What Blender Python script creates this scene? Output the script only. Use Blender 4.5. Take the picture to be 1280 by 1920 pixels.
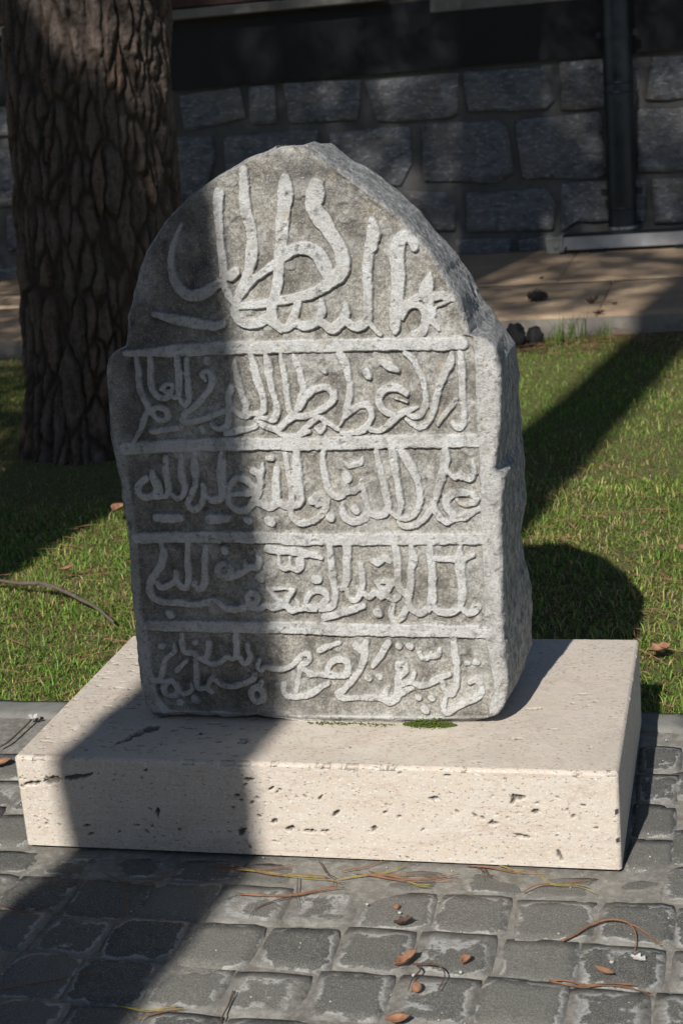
import bpy, bmesh, math, random
import numpy as np
from mathutils import Matrix, Vector

for _o in list(bpy.data.objects):
    bpy.data.objects.remove(_o)
SC = bpy.context.scene
COL = SC.collection
rnd = random.Random(7)

# ------------------------------------------------------------------ camera
def cam_axes(yaw, pitch, roll):
    cy, sy, cp, sp = math.cos(yaw), math.sin(yaw), math.cos(pitch), math.sin(pitch)
    f = Vector((sy * cp, cy * cp, -sp)); r = Vector((cy, -sy, 0)); u = r.cross(f)
    c, s = math.cos(roll), math.sin(roll)
    return c * r + s * u, -s * r + c * u, f

cd = bpy.data.cameras.new('camera')
cam = bpy.data.objects.new('camera', cd); COL.objects.link(cam)
_r, _u, _f = cam_axes(-0.2574, 0.2809, -0.0852)
cam.matrix_world = Matrix(((_r.x, _u.x, -_f.x, 0.6861), (_r.y, _u.y, -_f.y, -2.2194),
                           (_r.z, _u.z, -_f.z, 1.2526), (0, 0, 0, 1)))
cd.sensor_fit = 'VERTICAL'; cd.sensor_height = 36.0; cd.sensor_width = 24.0
cd.lens = 2966.84 / 1920 * 36.0
cd.clip_start = 0.05; cd.clip_end = 600
cd.dof.use_dof = True; cd.dof.focus_distance = 2.75; cd.dof.aperture_fstop = 9.0
SC.camera = cam

# ------------------------------------------------------------------ sky and sun
SUN_AZ, SUN_EL = math.radians(9.0), math.radians(40.0)
TO_SUN = Vector((-math.sin(SUN_AZ) * math.cos(SUN_EL), -math.cos(SUN_AZ) * math.cos(SUN_EL), math.sin(SUN_EL)))
W = bpy.data.worlds.new('World'); SC.world = W; W.use_nodes = True
_nt = W.node_tree
_bg = _nt.nodes['Background']
_sky = _nt.nodes.new('ShaderNodeTexSky'); _sky.sky_type = 'NISHITA'; _sky.sun_disc = False
_sky.sun_elevation = SUN_EL; _sky.sun_rotation = math.radians(189.0)
_sky.air_density = 1.0; _sky.dust_density = 0.4; _sky.ozone_density = 1.2
_nt.links.new(_sky.outputs[0], _bg.inputs[0]); _bg.inputs[1].default_value = 0.067
sd_ = bpy.data.lights.new('sun', 'SUN'); sd_.energy = 4.8; sd_.angle = math.radians(0.55)
sd_.color = (1.0, 0.965, 0.905)
sun = bpy.data.objects.new('sun', sd_); COL.objects.link(sun)
sun.rotation_euler = TO_SUN.to_track_quat('Z', 'Y').to_euler(); sun.location = TO_SUN * 30
SC.view_settings.view_transform = 'Standard'; SC.view_settings.look = 'None'
SC.view_settings.exposure = 0.07; SC.view_settings.gamma = 1.0
SC.view_settings.use_curve_mapping = False

# ------------------------------------------------------------------ numpy noise
def _hash(ix, iy, iz, seed):
    h = (ix.astype(np.int64) * 374761393 + iy.astype(np.int64) * 668265263 + iz.astype(np.int64) * 2147483647 + seed * 974634777) & 0xFFFFFFFF
    h = ((h ^ (h >> 13)) * 1274126177) & 0xFFFFFFFF
    h = ((h ^ (h >> 16)) * 2246822519) & 0xFFFFFFFF
    return ((h ^ (h >> 15)) & 0xFFFFFF) / float(0xFFFFFF)

def vnoise(x, y, seed=0, z=None):
    x = np.asarray(x, float); y = np.asarray(y, float)
    z = np.zeros_like(x) if z is None else np.asarray(z, float)
    ix, iy, iz = np.floor(x), np.floor(y), np.floor(z)
    fx, fy, fz = x - ix, y - iy, z - iz
    fx, fy, fz = fx * fx * (3 - 2 * fx), fy * fy * (3 - 2 * fy), fz * fz * (3 - 2 * fz)
    out = 0
    for dz in ((0, 1) if np.any(fz) else (0,)):
        a = _hash(ix, iy, iz + dz, seed); b = _hash(ix + 1, iy, iz + dz, seed)
        c = _hash(ix, iy + 1, iz + dz, seed); d = _hash(ix + 1, iy + 1, iz + dz, seed)
        v = (a * (1 - fx) + b * fx) * (1 - fy) + (c * (1 - fx) + d * fx) * fy
        out = out + v * (fz if dz else 1 - fz)
    return out * 2 - 1

def fbm(x, y, seed=0, z=None, octv=3):
    s, a, t = 0, 1.0, 0
    for o in range(octv):
        k = 2.03 ** o
        s = s + a * vnoise(x * k, y * k, seed + o * 17, None if z is None else z * k); t += a; a *= 0.5
    return s / t

def sstep(a, b, x):
    t = np.clip((x - a) / (b - a), 0, 1); return t * t * (3 - 2 * t)

# ------------------------------------------------------------------ object helpers
def tag(o, label=None, cat=None, group=None, kind=None):
    if label: o['label'] = label
    if cat: o['category'] = cat
    if group: o['group'] = group
    if kind: o['kind'] = kind
    return o

def empty(name, loc=(0, 0, 0), rz=0.0):
    o = bpy.data.objects.new(name, None); COL.objects.link(o)
    o.location = loc; o.rotation_euler = (0, 0, rz); o.empty_display_size = 0.1
    return o

def link(name, me, material=None, parent=None):
    o = bpy.data.objects.new(name, me); COL.objects.link(o)
    if material is not None and not me.materials: me.materials.append(material)
    if parent is not None: o.parent = parent
    return o

def mesh_np(name, co, quads=None, tris=None, smooth=True, attrs=None, normals=None):
    """mesh from numpy arrays of vertices, quads and triangles"""
    me = bpy.data.meshes.new(name)
    co = np.asarray(co, np.float32); me.vertices.add(len(co)); me.vertices.foreach_set('co', co.ravel())
    idx, starts, n = [], [], 0
    for arr, k in ((quads, 4), (tris, 3)):
        if arr is not None and len(arr):
            arr = np.asarray(arr, np.int32); idx.append(arr.ravel())
            starts.append(n + np.arange(len(arr)) * k); n += arr.size
    idx = np.concatenate(idx); starts = np.concatenate(starts)
    me.loops.add(len(idx)); me.loops.foreach_set('vertex_index', idx.astype(np.int32))
    me.polygons.add(len(starts)); me.polygons.foreach_set('loop_start', starts.astype(np.int32))
    me.polygons.foreach_set('use_smooth', np.full(len(starts), smooth, bool))
    for k, v in (attrs or {}).items():
        v = np.asarray(v, np.float32)
        if v.ndim == 1:
            a = me.attributes.new(k, 'FLOAT', 'POINT'); a.data.foreach_set('value', v)
        else:
            a = me.attributes.new(k, 'FLOAT_COLOR', 'POINT')
            a.data.foreach_set('color', np.concatenate([v, np.ones((len(v), 1), np.float32)], 1).ravel())
    me.update(); me.validate()
    if normals is not None:
        me.normals_split_custom_set_from_vertices(np.asarray(normals, np.float32).tolist())
    return me

class MB:
    """collects boxes, prisms and tubes into one mesh"""
    def __init__(s): s.v, s.f = [], []
    def add(s, v, f):
        n = len(s.v); s.v += [tuple(q) for q in v]; s.f += [tuple(i + n for i in q) for q in f]; return s
    def box(s, x0, x1, y0, y1, z0, z1, b=0.0):
        if b <= 0:
            v = [(x, y, z) for z in (z0, z1) for y in (y0, y1) for x in (x0, x1)]
            return s.add(v, [(0, 2, 3, 1), (4, 5, 7, 6), (0, 1, 5, 4), (2, 6, 7, 3), (0, 4, 6, 2), (1, 3, 7, 5)])
        v, f, id_ = [], [], {}
        X, Y, Z = (x0, x1), (y0, y1), (z0, z1)
        for i in (0, 1):
            for j in (0, 1):
                for k in (0, 1):
                    si, sj, sk = (1, -1)[i], (1, -1)[j], (1, -1)[k]
                    for ax in range(3):
                        p = [X[i], Y[j], Z[k]]; d = [si * b, sj * b, sk * b]
                        for a in range(3):
                            if a != ax: p[a] += d[a]
                        id_[i, j, k, ax] = len(v); v.append(tuple(p))
        g = lambda *a: id_[a]
        for ax in range(3):
            for e in (0, 1):
                q = []
                for (m, n) in ((0, 0), (1, 0), (1, 1), (0, 1)):
                    c = [0, 0, 0]; c[ax] = e; c[(ax + 1) % 3] = m; c[(ax + 2) % 3] = n
                    q.append(g(*c, ax))
                f.append(tuple(q if e else q[::-1]))
        for ax in range(3):
            a1, a2 = (ax + 1) % 3, (ax + 2) % 3
            for m in (0, 1):
                for n in (0, 1):
                    c0 = [0, 0, 0]; c0[a1] = m; c0[a2] = n; c1 = list(c0); c1[ax] = 1
                    q = [g(*c0, a1), g(*c1, a1), g(*c1, a2), g(*c0, a2)]
                    f.append(tuple(q if m != n else q[::-1]))
        for i in (0, 1):
            for j in (0, 1):
                for k in (0, 1):
                    q = [g(i, j, k, 0), g(i, j, k, 1), g(i, j, k, 2)]
                    f.append(tuple(q if (i + j + k) % 2 else q[::-1]))
        return s.add(v, f)
    def tube(s, pts, rad, n=8, cap=True):
        pts = [Vector(p) for p in pts]
        rad = [rad] * len(pts) if not hasattr(rad, '__len__') else list(rad)
        t0 = (pts[1] - pts[0]).normalized()
        a = t0.orthogonal().normalized(); v, f = [], []
        for i, p in enumerate(pts):
            t = (pts[min(i + 1, len(pts) - 1)] - pts[max(i - 1, 0)]).normalized()
            a = (a - t * a.dot(t)).normalized(); b = t.cross(a)
            for k in range(n):
                w = 2 * math.pi * k / n
                v.append(p + (a * math.cos(w) + b * math.sin(w)) * rad[i])
        for i in range(len(pts) - 1):
            for k in range(n):
                f.append((i * n + k, i * n + (k + 1) % n, (i + 1) * n + (k + 1) % n, (i + 1) * n + k))
        if cap:
            f.append(tuple(range(n))[::-1]); f.append(tuple((len(pts) - 1) * n + k for k in range(n)))
        return s.add(v, f)
    def mesh(s, name, smooth=False):
        me = bpy.data.meshes.new(name); me.from_pydata(s.v, [], s.f)
        me.polygons.foreach_set('use_smooth', [smooth] * len(me.polygons)); me.update(); return me
    def build(s, name, material, parent=None, smooth=False):
        return link(name, s.mesh(name, smooth), material, parent)

# ------------------------------------------------------------------ material helpers
class NT:
    def __init__(s, name):
        s.m = bpy.data.materials.new(name); s.m.use_nodes = True
        s.t = s.m.node_tree; s.p = s.t.nodes['Principled BSDF']; s._obj = None
    def n(s, ty, props=None, **ins):
        d = s.t.nodes.new(ty)
        for k, v in (props or {}).items(): setattr(d, k, v)
        for k, v in ins.items():
            key = int(k[1:]) if k[0] == 'i' and k[1:].isdigit() else k.replace('_', ' ')
            s.set(d.inputs[key], v)
        return d
    def set(s, sock, v):
        if hasattr(v, 'is_output') or isinstance(v, bpy.types.NodeSocket): s.t.links.new(v, sock)
        else:
            if isinstance(v, (tuple, list)) and len(v) == 3 and sock.type == 'RGBA': v = (*v, 1)
            sock.default_value = v
    def coord(s, out='Object'):
        if s._obj is None: s._obj = s.t.nodes.new('ShaderNodeTexCoord')
        return s._obj.outputs[out]
    def mapped(s, vec, scale, loc=(0, 0, 0), rot=(0, 0, 0)):
        d = s.t.nodes.new('ShaderNodeMapping'); s.t.links.new(vec, d.inputs['Vector'])
        d.inputs['Scale'].default_value = scale; d.inputs['Rotation'].default_value = rot
        s.set(d.inputs['Location'], loc); return d.outputs[0]
    def noise(s, vec, scale, detail=3, rough=0.55, dist=0.0):
        d = s.n('ShaderNodeTexNoise', Vector=vec, Scale=scale, Detail=detail, Roughness=rough, Distortion=dist)
        return d.outputs['Fac']
    def voro(s, vec, scale, feature='F1', rand=1.0):
        d = s.n('ShaderNodeTexVoronoi', {'feature': feature}, Vector=vec, Scale=scale, Randomness=rand)
        return d.outputs['Distance']
    def ramp(s, fac, *stops):
        d = s.t.nodes.new('ShaderNodeValToRGB'); e = d.color_ramp.elements
        while len(e) < len(stops): e.new(0.5)
        for q, (pos, c) in zip(e, stops):
            q.position = pos; q.color = (c, c, c, 1) if not hasattr(c, '__len__') else (*c, 1)
        s.t.links.new(fac, d.inputs[0]); return d.outputs[0]
    def mix(s, fac, a, b, mode='MIX'):
        d = s.t.nodes.new('ShaderNodeMix'); d.data_type = 'RGBA'; d.blend_type = mode
        s.set(d.inputs[0], fac); s.set(d.inputs[6], a); s.set(d.inputs[7], b); return d.outputs[2]
    def math(s, op, a, b=0.0, clamp=False):
        d = s.t.nodes.new('ShaderNodeMath'); d.operation = op; d.use_clamp = clamp
        s.set(d.inputs[0], a); s.set(d.inputs[1], b); return d.outputs[0]
    def attr(s, name, out='Fac'):
        d = s.t.nodes.new('ShaderNodeAttribute'); d.attribute_name = name; return d.outputs[out]
    def bump(s, h, dist=0.002, strength=1.0, normal=None):
        d = s.n('ShaderNodeBump', Strength=strength, Distance=dist, Height=h)
        if normal is not None: s.t.links.new(normal, d.inputs['Normal'])
        return d.outputs[0]
    def out(s, color, rough=0.9, normal=None, spec=0.3, metal=0.0):
        s.set(s.p.inputs['Base Color'], color); s.set(s.p.inputs['Roughness'], rough)
        s.p.inputs['Specular IOR Level'].default_value = spec; s.p.inputs['Metallic'].default_value = metal
        if normal is not None: s.t.links.new(normal, s.p.inputs['Normal'])
        return s.m

# ------------------------------------------------------------------ materials
def m_marble():
    s = NT('weathered_marble'); o = s.coord()
    pat = s.attr('patina'); side = s.attr('side'); dark = s.attr('lichen_and_dark')
    big = s.noise(o, 8, 4, 0.6); mid = s.noise(o, 30, 6, 0.7); fine = s.noise(o, 170, 4, 0.75); sp = s.noise(o, 430, 2, 0.6)
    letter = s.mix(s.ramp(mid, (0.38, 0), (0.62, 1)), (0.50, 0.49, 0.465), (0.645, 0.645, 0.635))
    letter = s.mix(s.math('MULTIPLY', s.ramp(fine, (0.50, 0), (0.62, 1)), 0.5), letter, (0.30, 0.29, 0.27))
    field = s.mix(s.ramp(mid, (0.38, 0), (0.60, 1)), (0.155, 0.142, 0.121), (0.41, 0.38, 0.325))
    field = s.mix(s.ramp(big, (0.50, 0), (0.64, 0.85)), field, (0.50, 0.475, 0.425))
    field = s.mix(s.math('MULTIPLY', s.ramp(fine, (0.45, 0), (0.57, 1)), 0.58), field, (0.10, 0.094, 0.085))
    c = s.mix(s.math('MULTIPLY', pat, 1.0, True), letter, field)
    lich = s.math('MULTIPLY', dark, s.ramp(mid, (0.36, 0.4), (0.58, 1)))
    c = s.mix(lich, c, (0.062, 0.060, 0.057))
    # spots of dark lichen scattered everywhere
    vo = s.noise(s.mapped(o, (1, 1, 1), (3.1, 0.2, 1.7)), 55, 7, 0.75)
    spots = s.math('MULTIPLY', s.ramp(vo, (0.52, 0), (0.62, 1)), s.ramp(big, (0.40, 1), (0.6, 0.2)))
    c = s.mix(s.math('MULTIPLY', spots, 0.72), c, (0.10, 0.097, 0.09))
    och = s.ramp(s.noise(s.mapped(o, (1, 1, 1), (9, 4, 2)), 24, 3, 0.6), (0.60, 0), (0.70, 1))
    c = s.mix(s.math('MULTIPLY', och, 0.35), c, (0.44, 0.36, 0.22))
    # tooled flanks: greyer, streaked along the tool marks
    st = s.noise(s.mapped(o, (75, 40, 9), rot=(0.45, 0.4, 0)), 3.0, 6, 0.75)
    sidec = s.mix(s.ramp(st, (0.38, 0), (0.62, 1)), (0.19, 0.19, 0.195), (0.62, 0.61, 0.595))
    sidec = s.mix(s.math('MULTIPLY', s.ramp(vo, (0.47, 0), (0.60, 1)), 0.65), sidec, (0.115, 0.115, 0.115))
    c = s.mix(side, c, sidec)
    c = s.mix(s.math('MULTIPLY', s.ramp(sp, (0.62, 0), (0.70, 1)), 0.5), c, (0.78, 0.77, 0.74))
    c = s.mix(s.math('MULTIPLY', s.ramp(sp, (0.34, 1), (0.42, 0)), 0.4), c, (0.12, 0.115, 0.105))
    h = s.math('ADD', s.math('MULTIPLY', mid, 0.7), s.math('ADD', s.math('MULTIPLY', fine, 1.0), s.math('MULTIPLY', sp, 0.3)))
    h = s.math('ADD', h, s.math('MULTIPLY', side, s.math('MULTIPLY', st, 2.4)))
    return s.out(c, s.ramp(fine, (0.3, 0.62), (0.7, 0.92)), s.bump(h, 0.003, 0.95), 0.35)

def m_travertine():
    s = NT('travertine'); o = s.coord(); pit = s.attr('pit'); top = s.attr('top')
    lay = s.noise(s.mapped(o, (1.6, 1.6, 14)), 3.2, 5, 0.62, 0.4)
    mid = s.noise(o, 26, 5, 0.65); fine = s.noise(o, 240, 3, 0.65)
    c = s.mix(s.ramp(lay, (0.3, 0), (0.7, 1)), (0.59, 0.505, 0.405), (0.66, 0.595, 0.515))
    c = s.mix(s.math('MULTIPLY', s.ramp(mid, (0.42, 0), (0.68, 1)), 0.5), c, (0.58, 0.475, 0.385))
    white = s.ramp(s.noise(s.mapped(o, (1, 1, 1.6), (2, 7, 1)), 175, 4, 0.72), (0.53, 0), (0.59, 1))
    c = s.mix(s.math('MULTIPLY', white, s.math('SUBTRACT', 0.85, s.math('MULTIPLY', top, 0.55))), c, (0.76, 0.745, 0.715))
    vein = s.ramp(s.noise(s.mapped(o, (1, 1, 3.5), (5, 1, 4)), 4.5, 6, 0.6, 0.6), (0.487, 0), (0.5, 1), (0.513, 0))
    c = s.mix(s.math('MULTIPLY', vein, 0.35), c, (0.43, 0.29, 0.24))
    grime = s.math('MULTIPLY', top, s.ramp(s.noise(o, 7, 5, 0.65), (0.35, 0.1), (0.68, 0.6)))
    c = s.mix(grime, c, (0.45, 0.40, 0.34))
    por = s.ramp(s.noise(s.mapped(o, (1, 2.6, 2.2), (1, 3, 9)), 115, 4, 0.68), (0.615, 0), (0.655, 1))
    porm = s.math('MULTIPLY', por, s.ramp(s.noise(s.mapped(o, (1, 1, 2)), 11, 3), (0.40, 0.25), (0.58, 1)))
    c = s.mix(s.math('MULTIPLY', porm, 0.9), c, (0.11, 0.095, 0.08))
    c = s.mix(s.math('MULTIPLY', pit, 0.85, True), c, (0.085, 0.076, 0.066))
    h = s.math('SUBTRACT', s.math('ADD', s.math('MULTIPLY', fine, 0.4), s.math('MULTIPLY', mid, 0.5)), s.math('MULTIPLY', porm, 1.6))
    h = s.math('ADD', h, s.math('MULTIPLY', white, 0.25))
    return s.out(c, 0.78, s.bump(h, 0.0012, 0.8), 0.35)

def m_paver():
    s = NT('basalt_sett'); o = s.coord(); e = s.attr('edge')
    r = s.n('ShaderNodeObjectInfo').outputs['Random']
    off = s.n('ShaderNodeCombineXYZ', X=s.math('MULTIPLY', r, 37.0), Y=s.math('MULTIPLY', r, 91.0), Z=s.math('MULTIPLY', r, 13.0)).outputs[0]
    v = s.n('ShaderNodeVectorMath', {'operation': 'ADD'}, i0=o, i1=off).outputs[0]
    big = s.noise(v, 13, 4, 0.6); mid = s.noise(v, 60, 6, 0.7); fine = s.noise(v, 420, 3, 0.75)
    base = s.mix(r, (0.07, 0.07, 0.064), (0.175, 0.167, 0.147))
    base = s.mix(s.ramp(mid, (0.38, 0), (0.62, 0.7)), base, (0.135, 0.13, 0.114))
    base = s.mix(s.math('MULTIPLY', s.ramp(fine, (0.51, 0), (0.60, 1)), 0.6), base, (0.31, 0.30, 0.272))
    base = s.mix(s.math('MULTIPLY', s.ramp(fine, (0.32, 1), (0.44, 0)), 0.45), base, (0.06, 0.06, 0.058))
    # cement haze smeared over the rims
    k = s.math('ADD', e, s.math('MULTIPLY', s.math('SUBTRACT', big, 0.5), 2.0))
    k = s.math('ADD', k, s.math('MULTIPLY', s.math('SUBTRACT', s.math('FRACT', s.math('MULTIPLY', r, 7.31)), 0.48), 0.7))
    k = s.math('ADD', k, s.math('MULTIPLY', s.math('SUBTRACT', mid, 0.5), 1.0))
    haze = s.ramp(k, (0.42, 0), (0.80, 1))
    cem = s.mix(s.ramp(mid, (0.38, 0), (0.62, 1)), (0.18, 0.168, 0.147), (0.30, 0.285, 0.255))
    line = s.ramp(k, (0.42, 0), (0.56, 1), (0.78, 0.0))
    c = s.mix(s.math('MULTIPLY', haze, 0.88), base, cem)
    c = s.mix(s.math('MULTIPLY', line, s.ramp(s.noise(v, 26, 4, 0.7), (0.42, 0), (0.54, 0.9))), c, (0.46, 0.455, 0.43))
    c = s.mix(s.math('MULTIPLY', s.ramp(fine, (0.36, 1), (0.43, 0)), 0.3), c, (0.07, 0.066, 0.06))
    h = s.math('ADD', s.math('MULTIPLY', fine, 0.8), s.math('ADD', s.math('MULTIPLY', mid, 1.5), s.math('MULTIPLY', haze, 0.5)))
    return s.out(c, 0.9, s.bump(h, 0.0018, 0.95), 0.25)

def m_mortar(cobble=False):
    s = NT('cement_joint' + ('_far' if cobble else '')); o = s.coord()
    big = s.noise(o, 7, 5, 0.65); mid = s.noise(o, 60, 5, 0.7); fine = s.noise(o, 380, 3, 0.75)
    c = s.mix(s.ramp(big, (0.35, 0), (0.65, 1)), (0.165, 0.152, 0.13), (0.245, 0.23, 0.20))
    c = s.mix(s.math('MULTIPLY', s.ramp(mid, (0.45, 0), (0.62, 1)), 0.6), c, (0.36, 0.343, 0.31))
    c = s.mix(s.math('MULTIPLY', s.ramp(fine, (0.3, 1), (0.42, 0)), 0.6), c, (0.09, 0.083, 0.072))
    h = s.math('ADD', s.math('MULTIPLY', mid, 1.2), fine)
    if cobble:
        vo = s.voro(o, 8.6, 'DISTANCE_TO_EDGE', 0.35)
        c = s.mix(s.ramp(vo, (0.05, 0), (0.16, 1)), c, (0.13, 0.127, 0.115))
        h = s.math('ADD', h, s.math('MULTIPLY', s.ramp(vo, (0.0, 0), (0.2, 1)), 4.0))
    return s.out(c, 0.95, s.bump(h, 0.002, 0.9), 0.2)

def m_concrete(name, a, b, scale=1.0):
    s = NT(name); o = s.coord()
    big = s.noise(o, 5 * scale, 5, 0.65); mid = s.noise(o, 38 * scale, 5, 0.7); fine = s.noise(o, 300 * scale, 3, 0.75)
    c = s.mix(s.ramp(big, (0.35, 0), (0.65, 1)), a, b)
    c = s.mix(s.math('MULTIPLY', s.ramp(mid, (0.5, 0), (0.72, 1)), 0.55), c, tuple(q * 0.62 for q in a))
    c = s.mix(s.math('MULTIPLY', s.ramp(fine, (0.6, 0), (0.7, 1)), 0.4), c, tuple(min(1, q * 1.5) for q in b))
    return s.out(c, 0.92, s.bump(s.math('ADD', mid, s.math('MULTIPLY', fine, 0.7)), 0.0018, 0.8), 0.25)

def m_soil():
    s = NT('lawn_soil'); o = s.coord()
    big = s.noise(o, 3.5, 4, 0.6); mid = s.noise(s.mapped(o, (1, 1, 1)), 150, 5, 0.75)
    c = s.mix(s.ramp(mid, (0.40, 0), (0.62, 1)), (0.045, 0.040, 0.020), (0.30, 0.25, 0.12))
    c = s.mix(s.math('MULTIPLY', s.ramp(s.noise(s.mapped(o, (1, 1, 1), (4, 9, 0)), 120, 4, 0.7), (0.46, 0), (0.56, 1)), 0.75), c, (0.11, 0.165, 0.035))
    return s.out(c, 0.98, s.bump(mid, 0.008, 1.0), 0.1)

def m_blade():
    s = NT('grass_blade'); c = s.attr('tint', 'Color')
    m = s.out(c, 0.55, None, 0.35)
    s.p.inputs['Transmission Weight'].default_value = 0.0
    tr = s.t.nodes.new('ShaderNodeBsdfTranslucent'); s.t.links.new(c, tr.inputs['Color'])
    mx = s.t.nodes.new('ShaderNodeMixShader'); mx.inputs[0].default_value = 0.3
    out = s.t.nodes['Material Output']
    s.t.links.new(s.p.outputs[0], mx.inputs[1]); s.t.links.new(tr.outputs[0], mx.inputs[2]); s.t.links.new(mx.outputs[0], out.inputs[0])
    return m

def m_bark():
    s = NT('pine_bark'); o = s.coord(); fi = s.attr('fissure'); tn = s.attr('plate')
    st = s.noise(s.mapped(o, (9, 9, 2.2)), 4, 6, 0.7, 0.4); fine = s.noise(o, 75, 5, 0.7)
    c = s.mix(s.ramp(st, (0.3, 0), (0.7, 1)), (0.075, 0.056, 0.046), (0.23, 0.175, 0.145))
    c = s.mix(s.math('MULTIPLY', s.ramp(tn, (0.80, 0), (1.0, 1)), s.ramp(fine, (0.45, 0.0), (0.62, 0.75))), c, (0.33, 0.15, 0.075))
    c = s.mix(s.math('MULTIPLY', s.ramp(fine, (0.5, 0), (0.66, 1)), 0.5), c, (0.215, 0.19, 0.17))
    c = s.mix(s.math('MULTIPLY', fi, 0.75, True), c, (0.035, 0.024, 0.018))
    h = s.math('ADD', s.math('MULTIPLY', st, 1.5), fine)
    return s.out(c, 0.92, s.bump(h, 0.008, 1.0), 0.2)

def m_wallstone():
    s = NT('rough_wall_stone'); o = s.coord(); r = s.n('ShaderNodeObjectInfo').outputs['Random']
    off = s.n('ShaderNodeCombineXYZ', X=s.math('MULTIPLY', r, 7.0), Y=0.0, Z=s.math('MULTIPLY', r, 9.0)).outputs[0]
    v = s.n('ShaderNodeVectorMath', {'operation': 'ADD'}, i0=o, i1=off).outputs[0]
    big = s.noise(v, 4, 4, 0.6); mid = s.noise(s.mapped(v, (1, 1, 1.8), rot=(0, 0.6, 0)), 16, 6, 0.7, 0.5)
    c = s.mix(s.ramp(mid, (0.35, 0), (0.66, 1)), (0.105, 0.113, 0.125), (0.24, 0.25, 0.268))
    c = s.mix(s.math('MULTIPLY', s.ramp(big, (0.45, 0), (0.62, 1)), 0.55), c, (0.26, 0.225, 0.19))
    c = s.mix(s.ramp(s.noise(s.mapped(v, (1, 1, 2.2), rot=(0, 1.0, 0)), 30, 4, 0.7), (0.56, 0), (0.63, 0.8)), c, (0.42, 0.425, 0.43))
    return s.out(c, 0.9, s.bump(mid, 0.03, 0.9), 0.25)

def m_plain(name, col, rough=0.6, metal=0.0, var=0.25, scale=20, spec=0.4, bump=0.0):
    s = NT(name); o = s.coord(); n = s.noise(o, scale, 5, 0.65)
    c = s.mix(s.ramp(n, (0.3, 0), (0.7, 1)), tuple(q * (1 - var) for q in col), tuple(min(1, q * (1 + var)) for q in col))
    return s.out(c, s.ramp(n, (0.3, max(0.05, rough - 0.1)), (0.7, min(1, rough + 0.1))), s.bump(n, bump, 1.0) if bump else None, spec, metal)

M = dict(marble=m_marble(), trav=m_travertine(), paver=m_paver(), mortar=m_mortar(), far=m_mortar(True),
         kerb=m_concrete('grey_kerb_concrete', (0.17, 0.165, 0.15), (0.235, 0.228, 0.21)),
         slab=m_concrete('beige_slab', (0.36, 0.255, 0.165), (0.46, 0.34, 0.23), 0.5),
         slabedge=m_concrete('kerb_rough', (0.23, 0.205, 0.175), (0.33, 0.30, 0.265), 0.8),
         soil=m_soil(), blade=m_blade(), bark=m_bark(), wstone=m_wallstone(),
         wmortar=m_concrete('wall_mortar', (0.095, 0.093, 0.09), (0.135, 0.132, 0.127), 0.6),
         band=m_plain('dark_painted_band', (0.009, 0.009, 0.011), 0.55, 0, 0.25, 6),
         sill=m_plain('grey_sill_stone', (0.20, 0.185, 0.165), 0.8, 0, 0.25, 14, 0.3, 0.004),
         wood=m_plain('brown_shutter_wood', (0.07, 0.032, 0.02), 0.6, 0, 0.3, 12),
         plaster=m_plain('upper_plaster', (0.10, 0.085, 0.075), 0.9, 0, 0.15, 9, 0.2),
         glass=m_plain('window_glass', (0.02, 0.023, 0.026), 0.08, 0, 0.1, 3, 0.6),
         roof=m_plain('roof_tile', (0.28, 0.12, 0.07), 0.85, 0, 0.25, 9),
         pipe=m_plain('dark_pipe_metal', (0.045, 0.052, 0.062), 0.38, 0.7, 0.2, 9, 0.5),
         rim=m_plain('bare_pipe_rim', (0.55, 0.56, 0.56), 0.3, 0.9, 0.1, 30),
         alu=m_plain('grey_aluminium', (0.42, 0.425, 0.43), 0.5, 0.2, 0.12, 18),
         box=m_plain('cream_plastic', (0.46, 0.45, 0.38), 0.6, 0, 0.12, 22),
         rubber=m_plain('black_cable', (0.02, 0.02, 0.02), 0.5, 0, 0.2, 20),
         needle=m_plain('dry_needle', (0.235, 0.118, 0.065), 0.7, 0, 0.35, 60),
         ngreen=m_plain('yellow_green_needle', (0.30, 0.25, 0.055), 0.65, 0, 0.3, 60),
         leaf=m_plain('dry_leaf_brown', (0.29, 0.15, 0.088), 0.75, 0, 0.35, 90, 0.3, 0.002),
         leafdark=m_plain('dry_leaf_dark', (0.10, 0.06, 0.045), 0.8, 0, 0.35, 90, 0.3, 0.002),
         twig=m_plain('grey_twig', (0.12, 0.095, 0.075), 0.9, 0, 0.35, 120, 0.2, 0.001),
         cone=m_plain('cone_scales', (0.035, 0.03, 0.027), 0.75, 0, 0.3, 80),
         rock=m_plain('dark_boulder', (0.018, 0.018, 0.019), 0.7, 0, 0.5, 30, 0.3, 0.01),
         white=m_plain('pale_chip', (0.48, 0.46, 0.43), 0.8, 0, 0.15, 200),
         moss=m_plain('moss_green', (0.085, 0.115, 0.022), 0.95, 0, 0.4, 240, 0.1, 0.002),
         foliage=m_plain('pine_foliage', (0.035, 0.06, 0.022), 0.7, 0, 0.35, 3))

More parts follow.
